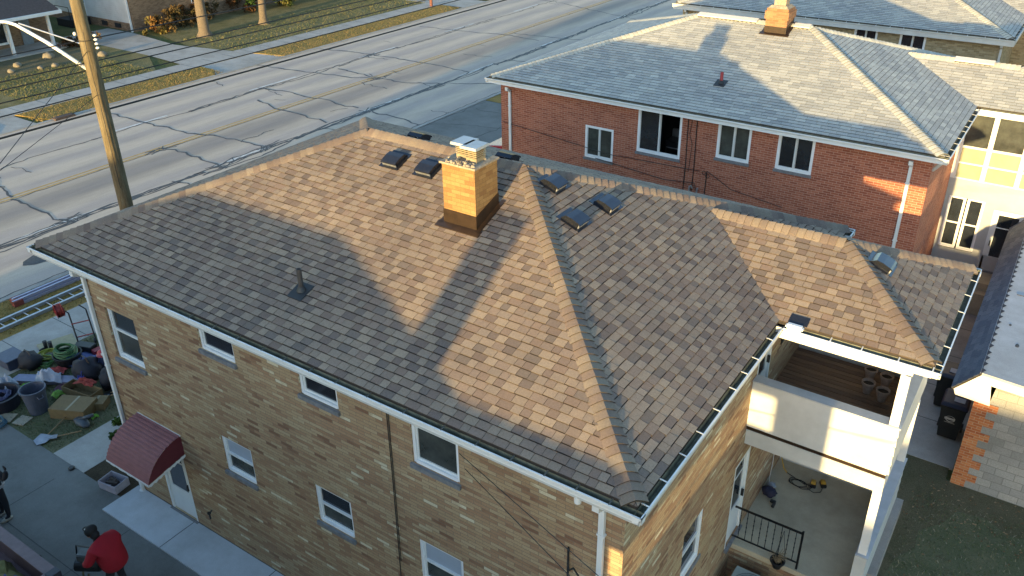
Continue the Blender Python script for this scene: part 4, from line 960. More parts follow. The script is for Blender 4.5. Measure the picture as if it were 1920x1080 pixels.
def wire(a,b,sag,r,label,mid=None,n=18,name='overhead_wire'):
    a=Vector(a);b=Vector(b); pts=[a.lerp(b,i/n)-Vector((0,0,sag*4*(i/n)*(1-i/n))) for i in range(n+1)]
    mb=MB(); mb.tube(pts,r,5); o=mb.build(name,M['cable']); tag(o,label,'wire'); return o
names=['topmost thin overhead wire over the near kerb','second overhead wire from the top over the near kerb','third overhead wire from the top over the near kerb','fourth overhead wire from the top over the near kerb','thick lowest telephone cable over the near kerb','upper thin wire crossing in front of the white sided house']
for i,(z,r,xo,lab) in enumerate(((7.35,.02,-23.3,names[0]),(7.1,.02,-23.35,names[1]),(6.75,.02,-23.3,names[2]),(6.35,.021,-23.35,names[3]),(5.75,.034,-23.3,names[4]),(8.05,.02,-23.3,names[5]))):
    wire((xo,-30,z+.1),(xo-.3,75,z-.1),.25,r,lab)
for i,(a,b,lab) in enumerate((((-23.0,7.3,7.9),(-1.0,-17.0,13.0),'upper service wire dropping from the pole to the lower left'),((-23.0,7.3,6.2),(-.8,-17.0,13.2),'middle service wire dropping from the pole to the lower left'),((-23.0,7.3,4.9),(.8,-17.0,12.9),'lowest service wire running from the pole to the lower left'))):
    pass
def wire2(p,q,r,lab): # straight service drops
    return wire(p,q,.03,r,lab)
wire2((-23.1,7.4,7.6),(-10.5,-6.8,5.3),.010,'service wire dropping steeply from the pole across the driveway'); 
wire2((-23.1,7.4,6.2),(-13.2,-6.9,5.6),.009,'thin service wire from the pole, nearest the house'); 
wire2((-3.1,.3,5.65),(13.9,-7.0,8.7),.006,'thin wire running from the window head to the lower right, upper one'); wire2((-3.0,.3,5.4),(11.6,-7.0,8.4),.006,'thin wire running from the window head to the lower right, lower one')
wire2((-1.1,.28,4.5),(9,-7,6.3),.014,'short black service cable leaving the iron mast on the tan brick wall')
# ============================================================ TREES
def bare_tree(name,x,y,h,r,seed,label,group='bare street trees'):
    rnd=random.Random(seed); t=empty(name,(0,0,0)); tag(t,label,'tree',group)
    mb=MB(); P=[(x,y,-.2),(x,y,.0),(x+.02,y,.4),(x+rnd.uniform(-.1,.1),y+rnd.uniform(-.1,.1),h*.28),(x+rnd.uniform(-.2,.2),y,h*.42)]
    mb.tube(P,[r*2.0,r*1.7,r*1.1,r*.92,r*.7],12); mb.build('trunk',M['bark'],t,smooth=True)
    cb=MB()
    def br(p,d,l,rr,lv):
        pts=[p]; q=Vector(p); dd=Vector(d)
        for i in range(4):
            dd=(dd+Vector((rnd.gauss(0,.16),rnd.gauss(0,.16),rnd.gauss(.04,.1)))).normalized(); q=q+dd*l/4; pts.append(q.copy())
        cb.tube(pts,[rr,rr*.85,rr*.7,rr*.55,rr*.4],5 if lv>1 else 7,cap=False)
        if lv<4:
            for k in range(3 if lv<3 else 4):
                i=rnd.choice((2,3,4)); nd=(dd+Vector((rnd.gauss(0,.6),rnd.gauss(0,.6),rnd.gauss(.15,.3)))).normalized(); br(pts[i],nd,l*rnd.uniform(.55,.8),rr*.5,lv+1)
    for k in range(4):
        a=k*1.57+rnd.uniform(-.4,.4); br(Vector(P[-1] if k%2 else P[-2]),Vector((math.cos(a)*.6,math.sin(a)*.6,.9)).normalized(),h*.3,r*.5,1)
    cb.build('crown',M['bark'],t); return t
bare_tree('bare_tree',-51.5,32.3,11,.36,1,'thick bare tree trunk in front of the brown brick house, nearer the driveway')
bare_tree('bare_tree',-51.1,37.5,10,.27,2,'thinner bare tree trunk further along in front of the brown brick house')
def leafy(name,x,y,z,r,h,n,cols,label,cat='bush',seed=1,stem=.03,leaf=.05,group=None,upright=0):
    rnd=random.Random(seed); t=empty(name,(0,0,0)); tag(t,label,cat,group)
    mb=MB(); ends=[]
    for k in range(9):
        a=rnd.uniform(0,6.28); q=Vector((x+r*.6*math.cos(a)*rnd.random(),y+r*.6*math.sin(a)*rnd.random(),z+h*rnd.uniform(.5,.95))); mb.tube([(x+rnd.gauss(0,r*.08),y+rnd.gauss(0,r*.08),z-.05),((x*1+q.x)/2+rnd.gauss(0,.05),(y+q.y)/2+rnd.gauss(0,.05),z+h*.4),q],[stem,stem*.7,stem*.3],5); ends.append(q)
    mb.build('stem',M['bark'],t)
    lb=MB(); cl=[(Vector((x+rnd.gauss(0,r*.42),y+rnd.gauss(0,r*.42),z+h*rnd.uniform(.15,.9))),rnd.uniform(.12,.35)*r,rnd.choice(cols)) for _ in range(26)]
    for i in range(n):
        c,s,co=rnd.choice(cl); dv=Vector((rnd.gauss(0,1),rnd.gauss(0,1),rnd.gauss(0,1))).normalized()*s*rnd.random()**.4; p=c+dv
        if p.z<z: p.z=z+.02
        a=Vector((rnd.gauss(0,1),rnd.gauss(0,1),rnd.gauss(0,1))).normalized(); b=a.cross(Vector((rnd.gauss(0,1),rnd.gauss(0,1),1))).normalized(); l=leaf*rnd.uniform(.6,1.4)
        j=rnd.uniform(.6,1.4); lb.add([p-a*l,p+b*l*.4,p+a*l,p-b*l*.4],[(0,1,2,3)],tuple(q*j for q in co))
    lb.build('foliage',bpy.data.materials['grass_blade'],t,recalc=False); return t
grn=[(.03,.06,.015),(.05,.09,.02),(.07,.11,.03)]; brn=[(.085,.042,.018),(.07,.038,.018),(.09,.062,.028),(.05,.042,.02)]
leafy('evergreen_shrub',-13.75,1.1,0,.62,1.1,2600,grn,'dark green shrub at the foot of the tan brick house front corner','shrub',3)
leafy('ornamental_grass',-55.4,31.3,0,1.1,1.2,1500,[(.17,.09,.03),(.11,.09,.03)]+brn,'orange and green dry shrub by the corner downspout of the brown brick house','shrub',4,leaf=.12,group='winter shrubs across the road')
leafy('ornamental_grass',-56.0,33.4,0,1.3,1.6,1500,brn,'rust coloured shrub under the brown brick wall behind the thick tree trunk','shrub',5,leaf=.12,group='winter shrubs across the road')
leafy('ornamental_grass',-56,35.6,0,1.2,1.3,1300,brn,'low reddish shrub between the two bare trunks','shrub',6,leaf=.12,group='winter shrubs across the road')
leafy('garden_shrub',-55.8,40.2,0,1.2,1.3,1400,brn[:2]+grn[:1],'brown shrub right of the thinner bare trunk','shrub',7,leaf=.12,group='winter shrubs across the road')
leafy('garden_shrub',-55.2,43.6,0,1.5,1.4,2200,[(.10,.11,.03),(.04,.06,.02),(.13,.12,.04)],'yellow green clipped shrub at the top edge','shrub',8,leaf=.1,group='winter shrubs across the road')
leafy('dry_shrub',-56.4,24.9,0,.7,.8,900,brn,'small rusty shrub beside the porch post of the brown roofed house','shrub',9,leaf=.1,group='winter shrubs across the road')
leafy('dry_shrub',-56.0,26.0,0,.8,.8,900,brn,'rusty shrub partly hidden by the utility pole','shrub',10,leaf=.1,group='winter shrubs across the road')
for i,(x,y,s,lab) in enumerate(((-54.8,22.3,.62,'large round pale boulder in the rock bed across the road'),(-54.4,20.0,.42,'medium tan boulder left of the large round one'),(-52.3,21.3,.38,'grey boulder on the lawn edge below the large round one'),(-53.3,19.0,.35,'small pale boulder nearest the left edge'),(-52.6,20.5,.3,'small grey boulder between the others'),(-52.3,24.6,.5,'grey boulder just right of the utility pole'))):
    mb=MB(); s*=.62; mb.blob((x,y,s*.3),(s,s,s*.75),seed=i+3,amp=.14,n=14); tag(mb.build('boulder',M['rock'],smooth=True),lab,'boulder','boulders in the rock bed')
mb=MB(); mb.tube([(-44.5,50.0,0),(-44.5,50,5)],.13,10); tag(mb.build('post',pm((.16,.06,.045),.8)),'reddish brown wooden post on the far verge at the top edge','post')
# ============================================================ FAR HOUSES
fa=empty('porch_house',(-60,20,0)); tag(fa,'brown roofed brick house with white porch posts at the top left corner','house')
mb=MB(); wall_sheet(mb,'x',-59.6,8,25.3,0,3.0,[(20.1,22.4,.35,2.3)],out=1); wall_sheet(mb,'y',25.3,-70,-59.6,0,3.0,[],out=1); mb.build('wall',M['farbrick'],fa,recalc=False)
mb=MB(); mb.hexa([(-56.7,8,2.45),(-56.7,24.9,2.45),(-65,24.9,5.6),(-65,8,5.6)],[(-56.7,8,2.55),(-56.7,24.9,2.55),(-65,24.9,5.72),(-65,8,5.72)]); mb.hexa([(-65,8,5.6),(-65,24.9,5.6),(-74,24.9,2.6),(-74,8,2.6)],[(-65,8,5.72),(-65,24.9,5.72),(-74,24.9,2.72),(-74,8,2.72)]); mb.add([(-58,24.5,2.9),(-65,24.5,5.6),(-72,24.5,3.2)],[(0,1,2)]); mb.build('roof',M['tile_brown'],fa,recalc=False)
mb=MB(); mb.box(-56.75,-56.6,8,24.95,2.35,2.56); mb.box(-59.6,-56.75,24.85,24.95,2.35,2.6); mb.build('fascia',M['white'],fa)
for y in (21.35,24.15,17.6):
    mb=MB(); mb.box(-57.3,-57.12,y-.09,y+.09,0,2.4); mb.build('post',M['white'],fa)
window(fa,'x',-59.6,20.1,22.4,.35,2.3,out=1,style='slide',inset=.0,fw=.12,sill=False)
mb=MB(); mb.box(-59.6,-56.6,8,25,0,.1); mb.build('porch_floor',M['sidewalk'],fa)
mb=MB(); mb.box(-59.59,-59.5,23.3,24.0,.1,2.1); mb.build('door',pm((.2,.24,.28),.6),fa)
fb=empty('sided_house',(-62,36,0)); tag(fb,'brown brick house with a white sided wing, behind the two bare trees','house')
mb=MB(); wall_sheet(mb,'x',-57,30.3,62,0,5.5,[(35.6,36.6,1.2,2.5),(44,46,1.2,2.6)],out=1); wall_sheet(mb,'y',30.3,-57.5,-57,0,5.5,[]); wall_sheet(mb,'y',30.32,-72,-57.5,-.1,.6,[]); mb.build('wall',M['farbrick'],fb,recalc=False)
mb=MB(); siding(mb,'y',30.3,-72,-57.5,.6,6,-1,hh=.16); mb.build('siding',M['siding'],fb)
mb=MB(); mb.box(-57.22,-57.1,30.12,30.24,0,5.4); mb.build('downspout',M['white'],fb)
for (a,b) in ((-59.4,-58.7),(-61.1,-60.4)):
    mb=MB(); mb.box(a,b,30.25,30.31,.12,.45); mb.build('cellar_window',M['dark'],fb)
door(fb,'y',30.28,-64.0,-62.9,.6,2.9,-1)
mb=MB(); mb.box(-60.9,-60.1,30.15,30.27,2.35,2.6); mb.build('wall_lamp',M['white'],fb)
mb=MB(); mb.box(-64.4,-62.5,28.6,30.2,.0,.55); mb.tube([(-62.5,28.65,.55),(-62.5,28.65,1.5),(-64.3,28.65,1.5)],.03,5); mb.build('entry_step',M['dark'],fb)
window(fb,'x',-57,35.6,36.6,1.2,2.5,out=1,inset=0); window(fb,'x',-57,44,46,1.2,2.6,out=1,inset=0,style='slide')
mb=MB(); mb.box(-58.5,-56.5,30,62.5,5.5,5.7); mb.box(-72,-58.5,30,62.5,5.9,6.1); mb.build('roof',M['tile_brown'],fb)
for b in (main,red,third,nb,ga,up,fa,fb): worldparent(b)
for o in list(bpy.data.objects):
    if o.type=='EMPTY' and o.get('category')=='house' and o not in (fa,fb): worldparent(o)
# ============================================================ SMALL THINGS
def thing(name,label,cat,group=None): return tag(empty(name),label,cat,group)
def part(name,mb,mat,parent,**k): return mb.build(name,mat,parent,**k)
# --- wheelie bins
def wheelie(x,y,rz,label):
    t=thing('wheelie_bin',label,'bin','black wheelie bins beside the garage'); pv=(x,y,0)
    body=pm((.012,.016,.018),.5); w0,w1,d0,d1=.22,.29,.27,.34
    mb=MB(); mb.hexa([(x-w0,y-d0,.04),(x+w0,y-d0,.04),(x+w0,y+d0-.05,.04),(x-w0,y+d0-.05,.04)],[(x-w1,y-d1,1.0),(x+w1,y-d1,1.0),(x+w1,y+d1,1.0),(x-w1,y+d1,1.0)])
    mb.box(x-w1-.02,x+w1+.02,y-d1-.02,y+d1+.02,.985,1.03); mb.rot(rz,pv); part('bin_body',mb,body,t,bevel=.015)
    mb=MB(); mb.hexa([(x-w1-.03,y-d1-.04,1.032),(x+w1+.03,y-d1-.04,1.032),(x+w1+.03,y+d1+.03,1.032),(x-w1-.03,y+d1+.03,1.032)],[(x-w1+.03,y-d1+.05,1.10),(x+w1-.03,y-d1+.05,1.10),(x+w1-.02,y+d1,1.13),(x-w1+.02,y+d1,1.13)]); mb.rot(rz,pv); lid=part('lid',mb,pm((.014,.015,.035),.4),t,bevel=.012)
    mb=MB(); mb.hexa([(x-.05,y-.18,1.118),(x+.2,y-.18,1.118),(x+.2,y+.02,1.128),(x-.05,y+.02,1.128)],[(x-.05,y-.18,1.122),(x+.2,y-.18,1.122),(x+.2,y+.02,1.132),(x-.05,y+.02,1.132)]); mb.rot(rz,pv); part('lid_label',mb,pm((.35,.37,.42),.5),lid)
    mb=MB(); mb.tube([(x-.25,y+d1+.05,.98),(x+.25,y+d1+.05,.98)],.02,8); mb.rot(rz,pv); part('handle',mb,body,t)
    for s in (-1,1):
        mb=MB(); mb.lathe([(.12,-.025),(.12,.025)],(x+s*.27,y+d0-.02,.12),16,axis=(1,0,0)); mb.rot(rz,pv); part('wheel',mb,M['black'],t)
    return t,rz,(x,y)
b1,_,_=wheelie(2.62,12.95,0,'black wheelie bin with a white round emblem, nearest the brick pier of the garage')
yy=12.95-.34
# emblem on the front face : ring + stroke band
mb=MB(); cx,cz,fy=2.60,.66,12.95-.316
mb.tube([(cx+.105*math.cos(i*.3927),fy,cz+.085*math.sin(i*.3927)) for i in range(16)],.008,5,closed=True)
mb.box(cx-.13,cx+.11,fy-.008,fy+.004,cz-.025,cz+.03); mb.tube([(cx-.15,fy,cz+.15),(cx+.12,fy-.003,cz+.15)],.004,4); mb.tube([(cx-.12,fy+.004,cz-.115),(cx+.12,fy+.004,cz-.115)],.005,4)
for k in range(5): mb.tube([(cx-.1+.045*k,fy-.01,cz-.02),(cx-.085+.045*k,fy-.01,cz+.025)],.005,4)
part('emblem',mb,pm((.5,.52,.52),.6),b1)
wheelie(2.30,14.25,0,'dark wheelie bin behind the one with the emblem, partly under the roof corner')
# --- clay pots on the upper deck
for (x,y,lab) in ((1.22,7.62,'brown clay pot on the deck, lower left of the four'),(1.52,7.5,'brown clay pot on the deck, nearest the camera of the four'),(1.15,8.12,'brown clay pot on the deck, far left of the four'),(1.47,8.03,'brown clay pot on the deck, far right of the four')):
    t=thing('clay_pot',lab,'plant pot','clay pots on the upper deck')
    mb=MB(); mb.lathe([(.075,0),(.115,.2),(.13,.2),(.13,.25),(.115,.25),(.105,.2)],(x,y,4.005),20,cap=False); mb.quad(*[(x+.074*math.cos(a),y+.074*math.sin(a),4.01) for a in [i*.628 for i in range(10)]]); part('pot_body',mb,M['terra'],t,smooth=False)
    mb=MB(); mb.lathe([(.108,0),(.09,.01),(.001,.015)],(x,y,4.2),16,cap=False); part('soil',mb,M['soil'],t)
# --- hanging pot of dry plant on the railing
t=thing('hanging_planter','black hanging pot of dry stems hooked on the iron railing','planter')
mb=MB(); hx,hy=.62,5.30; mb.lathe([(.08,0),(.14,.16),(.15,.16),(.15,.18),(.12,.18)],(hx,hy,1.0),18,cap=False); mb.lathe([(.08,0),(.001,0)],(hx,hy,1.001),18,cap=False); part('pot_body',mb,M['black'],t)
mb=MB(); rnd=random.Random(2)
for i in range(46):
    a=rnd.uniform(0,6.28); l=rnd.uniform(.08,.26); mb.tube([(hx+.04*math.cos(a),hy+.04*math.sin(a),1.12),(hx+.1*math.cos(a)*rnd.random(),hy+.1*math.sin(a)*rnd.random(),1.17+l*.5),(hx+l*.7*math.cos(a),hy+l*.7*math.sin(a),1.14+l*rnd.uniform(.4,1))],.0045,4)
part('dry_stems',mb,pm((.3,.22,.13),.9),t)
mb=MB()
for a in (0,2.1,4.2): mb.tube([(hx+.14*math.cos(a),hy+.14*math.sin(a),1.17),(hx,hy+.13,1.84)],.004,4)
part('hanger',mb,M['black'],t)
# --- AC unit
t=thing('air_conditioner','pale green outdoor air conditioner unit at the bottom edge beside the porch','air conditioner')
mb=MB(); mb.box(-.1,.72,4.35,5.12,.04,.78); part('casing',mb,pm((.22,.27,.25),.5),t,bevel=.03)
mb=MB(); mb.box(-.08,.70,4.37,5.10,.785,.80); part('top_panel',mb,pm((.33,.39,.37),.45),t)
mb=MB()
for k in range(7): mb.tube([(.31+(.05+.045*k)*math.cos(a),4.73+(.05+.045*k)*math.sin(a),.81) for a in [i*.393 for i in range(16)]],.005,4,closed=True)
part('fan_grille',mb,M['black'],t)
# --- tools on the porch slab
def charger(x,y,rz,label):
    t=thing('tool_charger',label,'charger','yellow tool chargers on the porch floor'); st=.951
    mb=MB(); mb.box(x-.06,x+.06,y-.09,y+.09,st,st+.07); mb.rot(rz,(x,y,0)); part('base',mb,M['black'],t,bevel=.01)
    mb=MB(); mb.hexa([(x-.055,y-.05,st+.071),(x+.055,y-.05,st+.071),(x+.055,y+.085,st+.071),(x-.055,y+.085,st+.071)],[(x-.04,y-.03,st+.14),(x+.04,y-.03,st+.14),(x+.045,y+.08,st+.12),(x-.045,y+.08,st+.12)]); mb.rot(rz,(x,y,0)); part('battery',mb,pm((.5,.3,.03),.5),t,bevel=.008)
charger(.52,8.02,.2,'yellow and black tool charger, left of the pair on the porch floor'); charger(.70,8.14,.5,'yellow and black tool charger, right of the pair on the porch floor')
rnd=random.Random(3); mb=MB(); pts=[(-.1,8.12,.962)]
for i in range(34):
    a=i*.62; pts.append((.17+.2*math.cos(a)+.005*i+rnd.gauss(0,.02),7.93+.11*math.sin(a)-.002*i+rnd.gauss(0,.015),.962+.0012*i))
pts+=[(.5,7.95,.962)]; mb.tube(pts,.008,5); mb.tube([(.45,7.85,.962),(.6,7.8,.962),(.72,7.9,.962),(.72,8.05,.965)],.007,5); tag(part('extension_cord',mb,M['cable'],None),'black cord coiled on the porch floor beside the chargers','cord')
mb=MB(); mb.tube([(-.36,7.78,1.8),(-.3,7.86,1.78),(-.22,7.98,1.4),(-.16,8.05,1.1),(-.1,8.12,.965)],.011,6); tag(part('extension_cord',mb,pm((.6,.38,.04),.5),None),'yellow extension cord hanging from the wall outlet on the porch','cord')
mb=MB(); mb.tube([(-.36,7.76,1.74),(-.34,7.7,1.4),(-.33,7.6,1.1),(-.28,7.45,.962),(-.25,7.3,.962)],.008,5); tag(part('extension_cord',mb,pm((.6,.6,.6),.5),None),'white cord hanging from the wall outlet on the porch','cord')
t=thing('tool_bag','dark blue tool bag with a drill lying on the porch floor by the wall','bag')
mb=MB(); mb.blob((-.2,7.2,1.06),(.16,.13,.12),seed=2,amp=.16,n=16,flat=.105); part('bag_body',mb,pm((.015,.018,.05),.8),t,smooth=True)
mb=MB(); mb.box(-.1,.02,6.99,7.06,.955,1.02); mb.box(-.03,.03,6.86,7.0,.955,1.01); part('drill',mb,M['black'],t,bevel=.01)
mb=MB(); mb.blob((-.24,7.5,1.0),(.1,.08,.05),seed=5,amp=.3,n=12,flat=.048); tag(part('plastic_bag',mb,pm((.4,.43,.5),.4),None,smooth=True),'crumpled clear plastic bag beside the dark tool bag','bag')
# --- cardboard tray of scrap by the downspout
t=thing('open_box','white cardboard tray of scrap by the house corner downspout','box')
def openbox(t,x0,x1,y0,y1,z0,z1,rz,mat,th=.015,name='box_body'):
    c=((x0+x1)/2,(y0+y1)/2,0); mb=MB(); mb.box(x0,x1,y0,y0+th,z0,z1); mb.box(x0,x1,y1-th,y1,z0,z1); mb.box(x0,x0+th,y0+th,y1-th,z0,z1); mb.box(x1-th,x1,y0+th,y1-th,z0,z1); mb.box(x0+th,x1-th,y0+th,y1-th,z0,z0+.01); mb.rot(rz,c); return part(name,mb,mat,t)
openbox(t,-13.75,-13.2,-.12,.28,.02,.24,.15,pm((.42,.40,.47),.7))
mb=MB(); mb.box(-13.6,-13.3,.0,.06,.15,.2); mb.rot(.4,(-13.45,0,0)); mb.blob((-13.5,.1,.14),(.18,.1,.08),seed=2,amp=.4,n=10); part('scrap',mb,pm((.05,.035,.03),.8),t)
# --- ladders
def ladder(x0,x1,y0,y1,z,label,step=.3,mat='alum',dep=.09,rail=.03):
    t=thing('ladder',label,'ladder')
    for x in (x0,x1):
        mb=MB(); mb.box(x-rail,x+rail,y0,y1,z,z+dep); part('rail',mb,M[mat],t)
    mb=MB(); y=y0+.15
    while y<y1: mb.tube([(x0,y,z+dep*.5),(x1,y,z+dep*.5)],.018,6); y+=step
    part('rungs',mb,M[mat],t); return t
ladder(-23.25,-22.72,-3.0,5.7,.01,'long aluminium ladder with wide rungs lying flat on the verge',step=.38,dep=.11,rail=.045)
t=thing('ladder','folded bundle of aluminium ladders with red feet lying next to the kerb','ladder')
for i,(x,z) in enumerate(((-24.2,.01),(-24.0,.01),(-23.85,.01),(-24.1,.12),(-23.9,.12))):
    mb=MB(); mb.box(x-.035,x+.035,3.7-.1*i,8.2,z,z+.09); part('rail',mb,pm((.42,.42,.55),.4,.4),t)
mb=MB(); 
for k in range(14): mb.box(-24.15,-23.85,3.9+.3*k,3.94+.3*k,.1,.125)
part('rungs',mb,M['alum'],t)
mb=MB(); mb.box(-24.3,-24.1,3.4,3.65,.01,.15); mb.box(-24.0,-23.8,3.3,3.6,.01,.2); part('foot',mb,pm((.22,.05,.04),.6),t)
# --- yard clutter helper: every item is its own thing
def simple(name,mb,mat,label,cat,**k): return tag(part(name,mb,mat,None,**k),label,cat)
def cloth(name,x,y,r,col,label,cat='cloth',seed=1,h=.12,ax=1.6,rz=0,z=0):
    import mathutils
    mb=MB(); n=12; vs=[]
    for i in range(n+1):
        for j in range(n+1):
            u=(i/n-.5)*2;v=(j/n-.5)*2; k=max(0,1-.55*(u*u+v*v)); nz=mathutils.noise.noise(Vector((u*2.2+seed,v*2.2,seed)))
            ed=1+.25*mathutils.noise.noise(Vector((u*1.5,v*1.5,seed*2.)))
            vs.append((x+u*r*ax*ed,y+v*r*ed,z+max(.01,k*h*(1+1.4*nz)+.012)))
    mb.add(vs,[(i*(n+1)+j,(i+1)*(n+1)+j,(i+1)*(n+1)+j+1,i*(n+1)+j+1) for i in range(n) for j in range(n)]); mb.rot(rz,(x,y,0)); return simple(name,mb,pm(col,.7),label,cat,smooth=True)
def bag(name,x,y,r,col,label,seed=1,cat='bag',z=0,handles=True):
    t=thing(name,label,cat); mb=MB(); mb.blob((x,y,z+r[2]*.8),r,seed=seed,amp=.18,n=16,flat=r[2]*.79); part('bag_body',mb,pm(col,.75),t,smooth=True)
    if handles:
        mb=MB(); mb.tube([(x-r[0]*.5,y,z+r[2]*1.5),(x-r[0]*.2,y,z+r[2]*2.1),(x+r[0]*.2,y,z+r[2]*2.1),(x+r[0]*.5,y,z+r[2]*1.5)],.015,6); part('handle',mb,M['black'],t)
    return t
# trash can
t=thing('trash_can','large grey blue round trash can standing open in the front yard clutter','trash can')
mb=MB(); tx_,ty_=-17.85,.72; mb.lathe([(.23,0),(.30,.68),(.33,.68),(.33,.74),(.30,.74),(.285,.68),(.215,.03),(.001,.03)],(tx_,ty_,.0),26,cap=False); part('can_body',mb,pm((.075,.09,.135),.5),t,smooth=False)
for s in (-1,1):
    mb=MB(); mb.tube([(tx_+s*.30,ty_-.07,.6),(tx_+s*.36,ty_-.06,.55),(tx_+s*.36,ty_+.06,.55),(tx_+s*.30,ty_+.07,.6)],.015,6); part('handle',mb,pm((.075,.09,.135),.5),t)
# cardboard boxes
def carton(x,y,sx,sy,sz,rz,label,open_=False,tilt=0):
    t=thing('cardboard_box',label,'box'); c=pm((.20,.14,.065),.85); o=0
    if open_: openbox(t,x-sx,x+sx,y-sy,y+sy,.01,sz,rz,c)
    else:
        mb=MB(); mb.box(x-sx,x+sx,y-sy,y+sy,.01,sz); mb.rot(rz,(x,y,0)); 
        if tilt: mb.rot(tilt,(x-sx,y,0),'Y')
        part('box_body',mb,c,t)
        mb=MB(); mb.box(x-.03,x+.03,y-sy,y+sy,sz+.001,sz+.003); mb.rot(rz,(x,y,0)); part('tape',mb,pm((.3,.25,.15),.4),t)
    return t
carton(-16.95,1.2,.5,.32,.32,.45,'large closed brown cardboard carton in the front yard, nearest the house walk')
carton(-17.45,1.75,.55,.2,.3,.15,'long open brown cardboard carton behind the closed one',open_=True)
carton(-16.7,1.7,.25,.2,.22,.6,'small cardboard carton between the big carton and the shovel')
simple('board_scrap',MB().box(-18.45,-18.0,-.1,.25,.01,.04).rot(.5,(-18.2,0,0)),pm((.34,.3,.22),.8),'pale wooden board piece on the grass left of the trash can','board')
simple('board_scrap',MB().box(-17.95,-17.6,.05,.4,.012,.035).rot(.3,(-17.8,.2,0)),pm((.36,.33,.26),.8),'smaller pale board piece touching the first, by the trash can','board')
simple('plywood_sheet',MB().box(-20.9,-20.15,2.3,3.3,.02,.04).rot(-.3,(-20.5,2.8,0)),pm((.36,.32,.20),.8),'cream plywood sheet lying at the pavement edge','board')
# shovels and brooms
def shovel(x,y,tx,ty,z0,z1,col,label,blade=(.12,.16),name='shovel'):
    t=thing(name,label,name); a=Vector((x,y,z0));b=Vector((tx,ty,z1)); d=(b-a).normalized(); mb=MB(); mb.tube([a,b],.016,7); part('shaft',mb,pm((.3,.2,.1),.7),t)
    s=d.cross(Vector((0,0,1))).normalized(); u=s.cross(d).normalized(); bw,bl=blade
    mb=MB(); q=[a+s*bw,a-s*bw,a-d*bl*1.3-s*bw*.95+u*.02,a-d*bl*1.8,a-d*bl*1.3+s*bw*.95+u*.02]; mb.prism(q,u*.012); part('blade',mb,pm(col,.4,.3),t); return t
shovel(-16.62,.25,-17.0,1.25,.05,.12,(.35,.38,.45),'wide pale plastic shovel lying flat on the lawn near the driveway',blade=(.19,.22)) 
shovel(-16.75,2.0,-14.9,2.6,.1,1.15,(.18,.2,.25),'steel shovel leaning towards the house corner with its blade on the grass',blade=(.13,.16))
t=thing('rake','wooden handled rake leaning beside the steel shovel','rake'); mb=MB(); mb.tube([(-16.9,2.2,.06),(-15.1,2.85,1.2)],.014,6); part('shaft',mb,pm((.35,.22,.1),.7),t); mb=MB(); mb.box(-17.0,-16.85,1.98,2.42,.04,.07)
for k in range(9): mb.box(-17.02,-16.99,2.0+k*.05,2.012+k*.05,.0,.06)
part('rake_head',mb,M['black'],t)
# hand truck with red hose reel
t=thing('hose_reel_cart','red hose reel on a tall black wheeled frame at the house corner','cart')
for s in (0,.42):
    mb=MB(); mb.tube([(-19.85+s*.5,3.1+s,.05),(-20.15+s*.5,3.2+s,1.05),(-20.3+s*.5,3.1+s,1.2)],.022,7); part('frame_tube',mb,M['black'],t)
mb=MB(); 
for k in (.3,.75): mb.tube([(-19.93-k*.1,3.12,k),(-19.72-k*.1,3.54,k)],.018,6)
part('frame_bar',mb,pm((.3,.03,.03),.5),t)
mb=MB(); mb.lathe([(.22,-.1),(.24,-.09),(.16,-.07),(.17,.07),(.24,.09),(.22,.1)],(-20.35,3.05,1.15),20,axis=(.4,1,.1)); part('reel_drum',mb,pm((.36,.03,.03),.45),t)
mb=MB()
for k in range(6): mb.tube([(-20.35+.2*math.cos(a)*1,3.05-.06+.024*k-.4*.0,1.15+.2*math.sin(a)) for a in [i*.5 for i in range(13)]],.013,5,closed=True)
part('hose',mb,pm((.28,.04,.03),.5),t)
for s in (0,.42):
    mb=MB(); mb.lathe([(.11,-.025),(.11,.025)],(-19.83+s*.5,3.05+s,.11),14,axis=(.4,1,0)); part('wheel',mb,M['black'],t)
# bags, totes, coils
t=thing('storage_tote','grey blue plastic storage tote with lid at the left edge','tote'); mb=MB(); mb.box(-20.9,-20.3,1.25,1.75,.01,.32); part('tote_body',mb,pm((.05,.06,.10),.5),t,bevel=.02); mb=MB(); mb.box(-20.95,-20.25,1.2,1.8,.325,.36); part('lid',mb,pm((.085,.10,.15),.5),t,bevel=.01)
bag('duffel_bag',-20.1,1.75,(.42,.3,.26),(.012,.013,.02),'bulging black duffel bag beside the storage tote',3)
bag('equipment_bag',-18.15,2.35,(.42,.36,.34),(.012,.012,.022),'large navy black equipment bag against the heap near the house corner',4)
bag('tool_bag',-17.2,2.45,(.3,.3,.34),(.01,.011,.02),'tall black bag at the house corner below the red helmet',8)
bag('backpack',-16.9,.95+.5,(.3,.16,.12),(.06,.075,.085),'grey crumpled backpack on the lawn in front of the cartons',9) if False else None
def coil(x,y,R0,n,col,label,z=0,seed=1,th=.018,name='hose_coil'):
    rnd=random.Random(seed); mb=MB()
    for k in range(n):
        r=R0*rnd.uniform(.75,1.1); ox,oy=rnd.gauss(0,.04),rnd.gauss(0,.04); mb.tube([(x+ox+r*math.cos(a),y+oy+r*.8*math.sin(a),z+.03+.022*k+.02*math.sin(a*2+k)) for a in [i*.393 for i in range(16)]],th,5,closed=True)
    return simple(name,mb,pm(col,.5),label,'hose')
coil(-19.35,2.45,.33,9,(.04,.13,.035),'green air hose coil on top of a black tub',z=.32,seed=2)
t=thing('plastic_tub','black plastic tub underneath the green hose coil','tub'); mb=MB(); mb.lathe([(.3,0),(.38,.32),(.4,.32),(.4,.35),(.36,.35),(.29,.02),(.001,.02)],(-19.3,2.45,0),22,cap=False); part('tub_body',mb,pm((.012,.012,.014),.6),t)
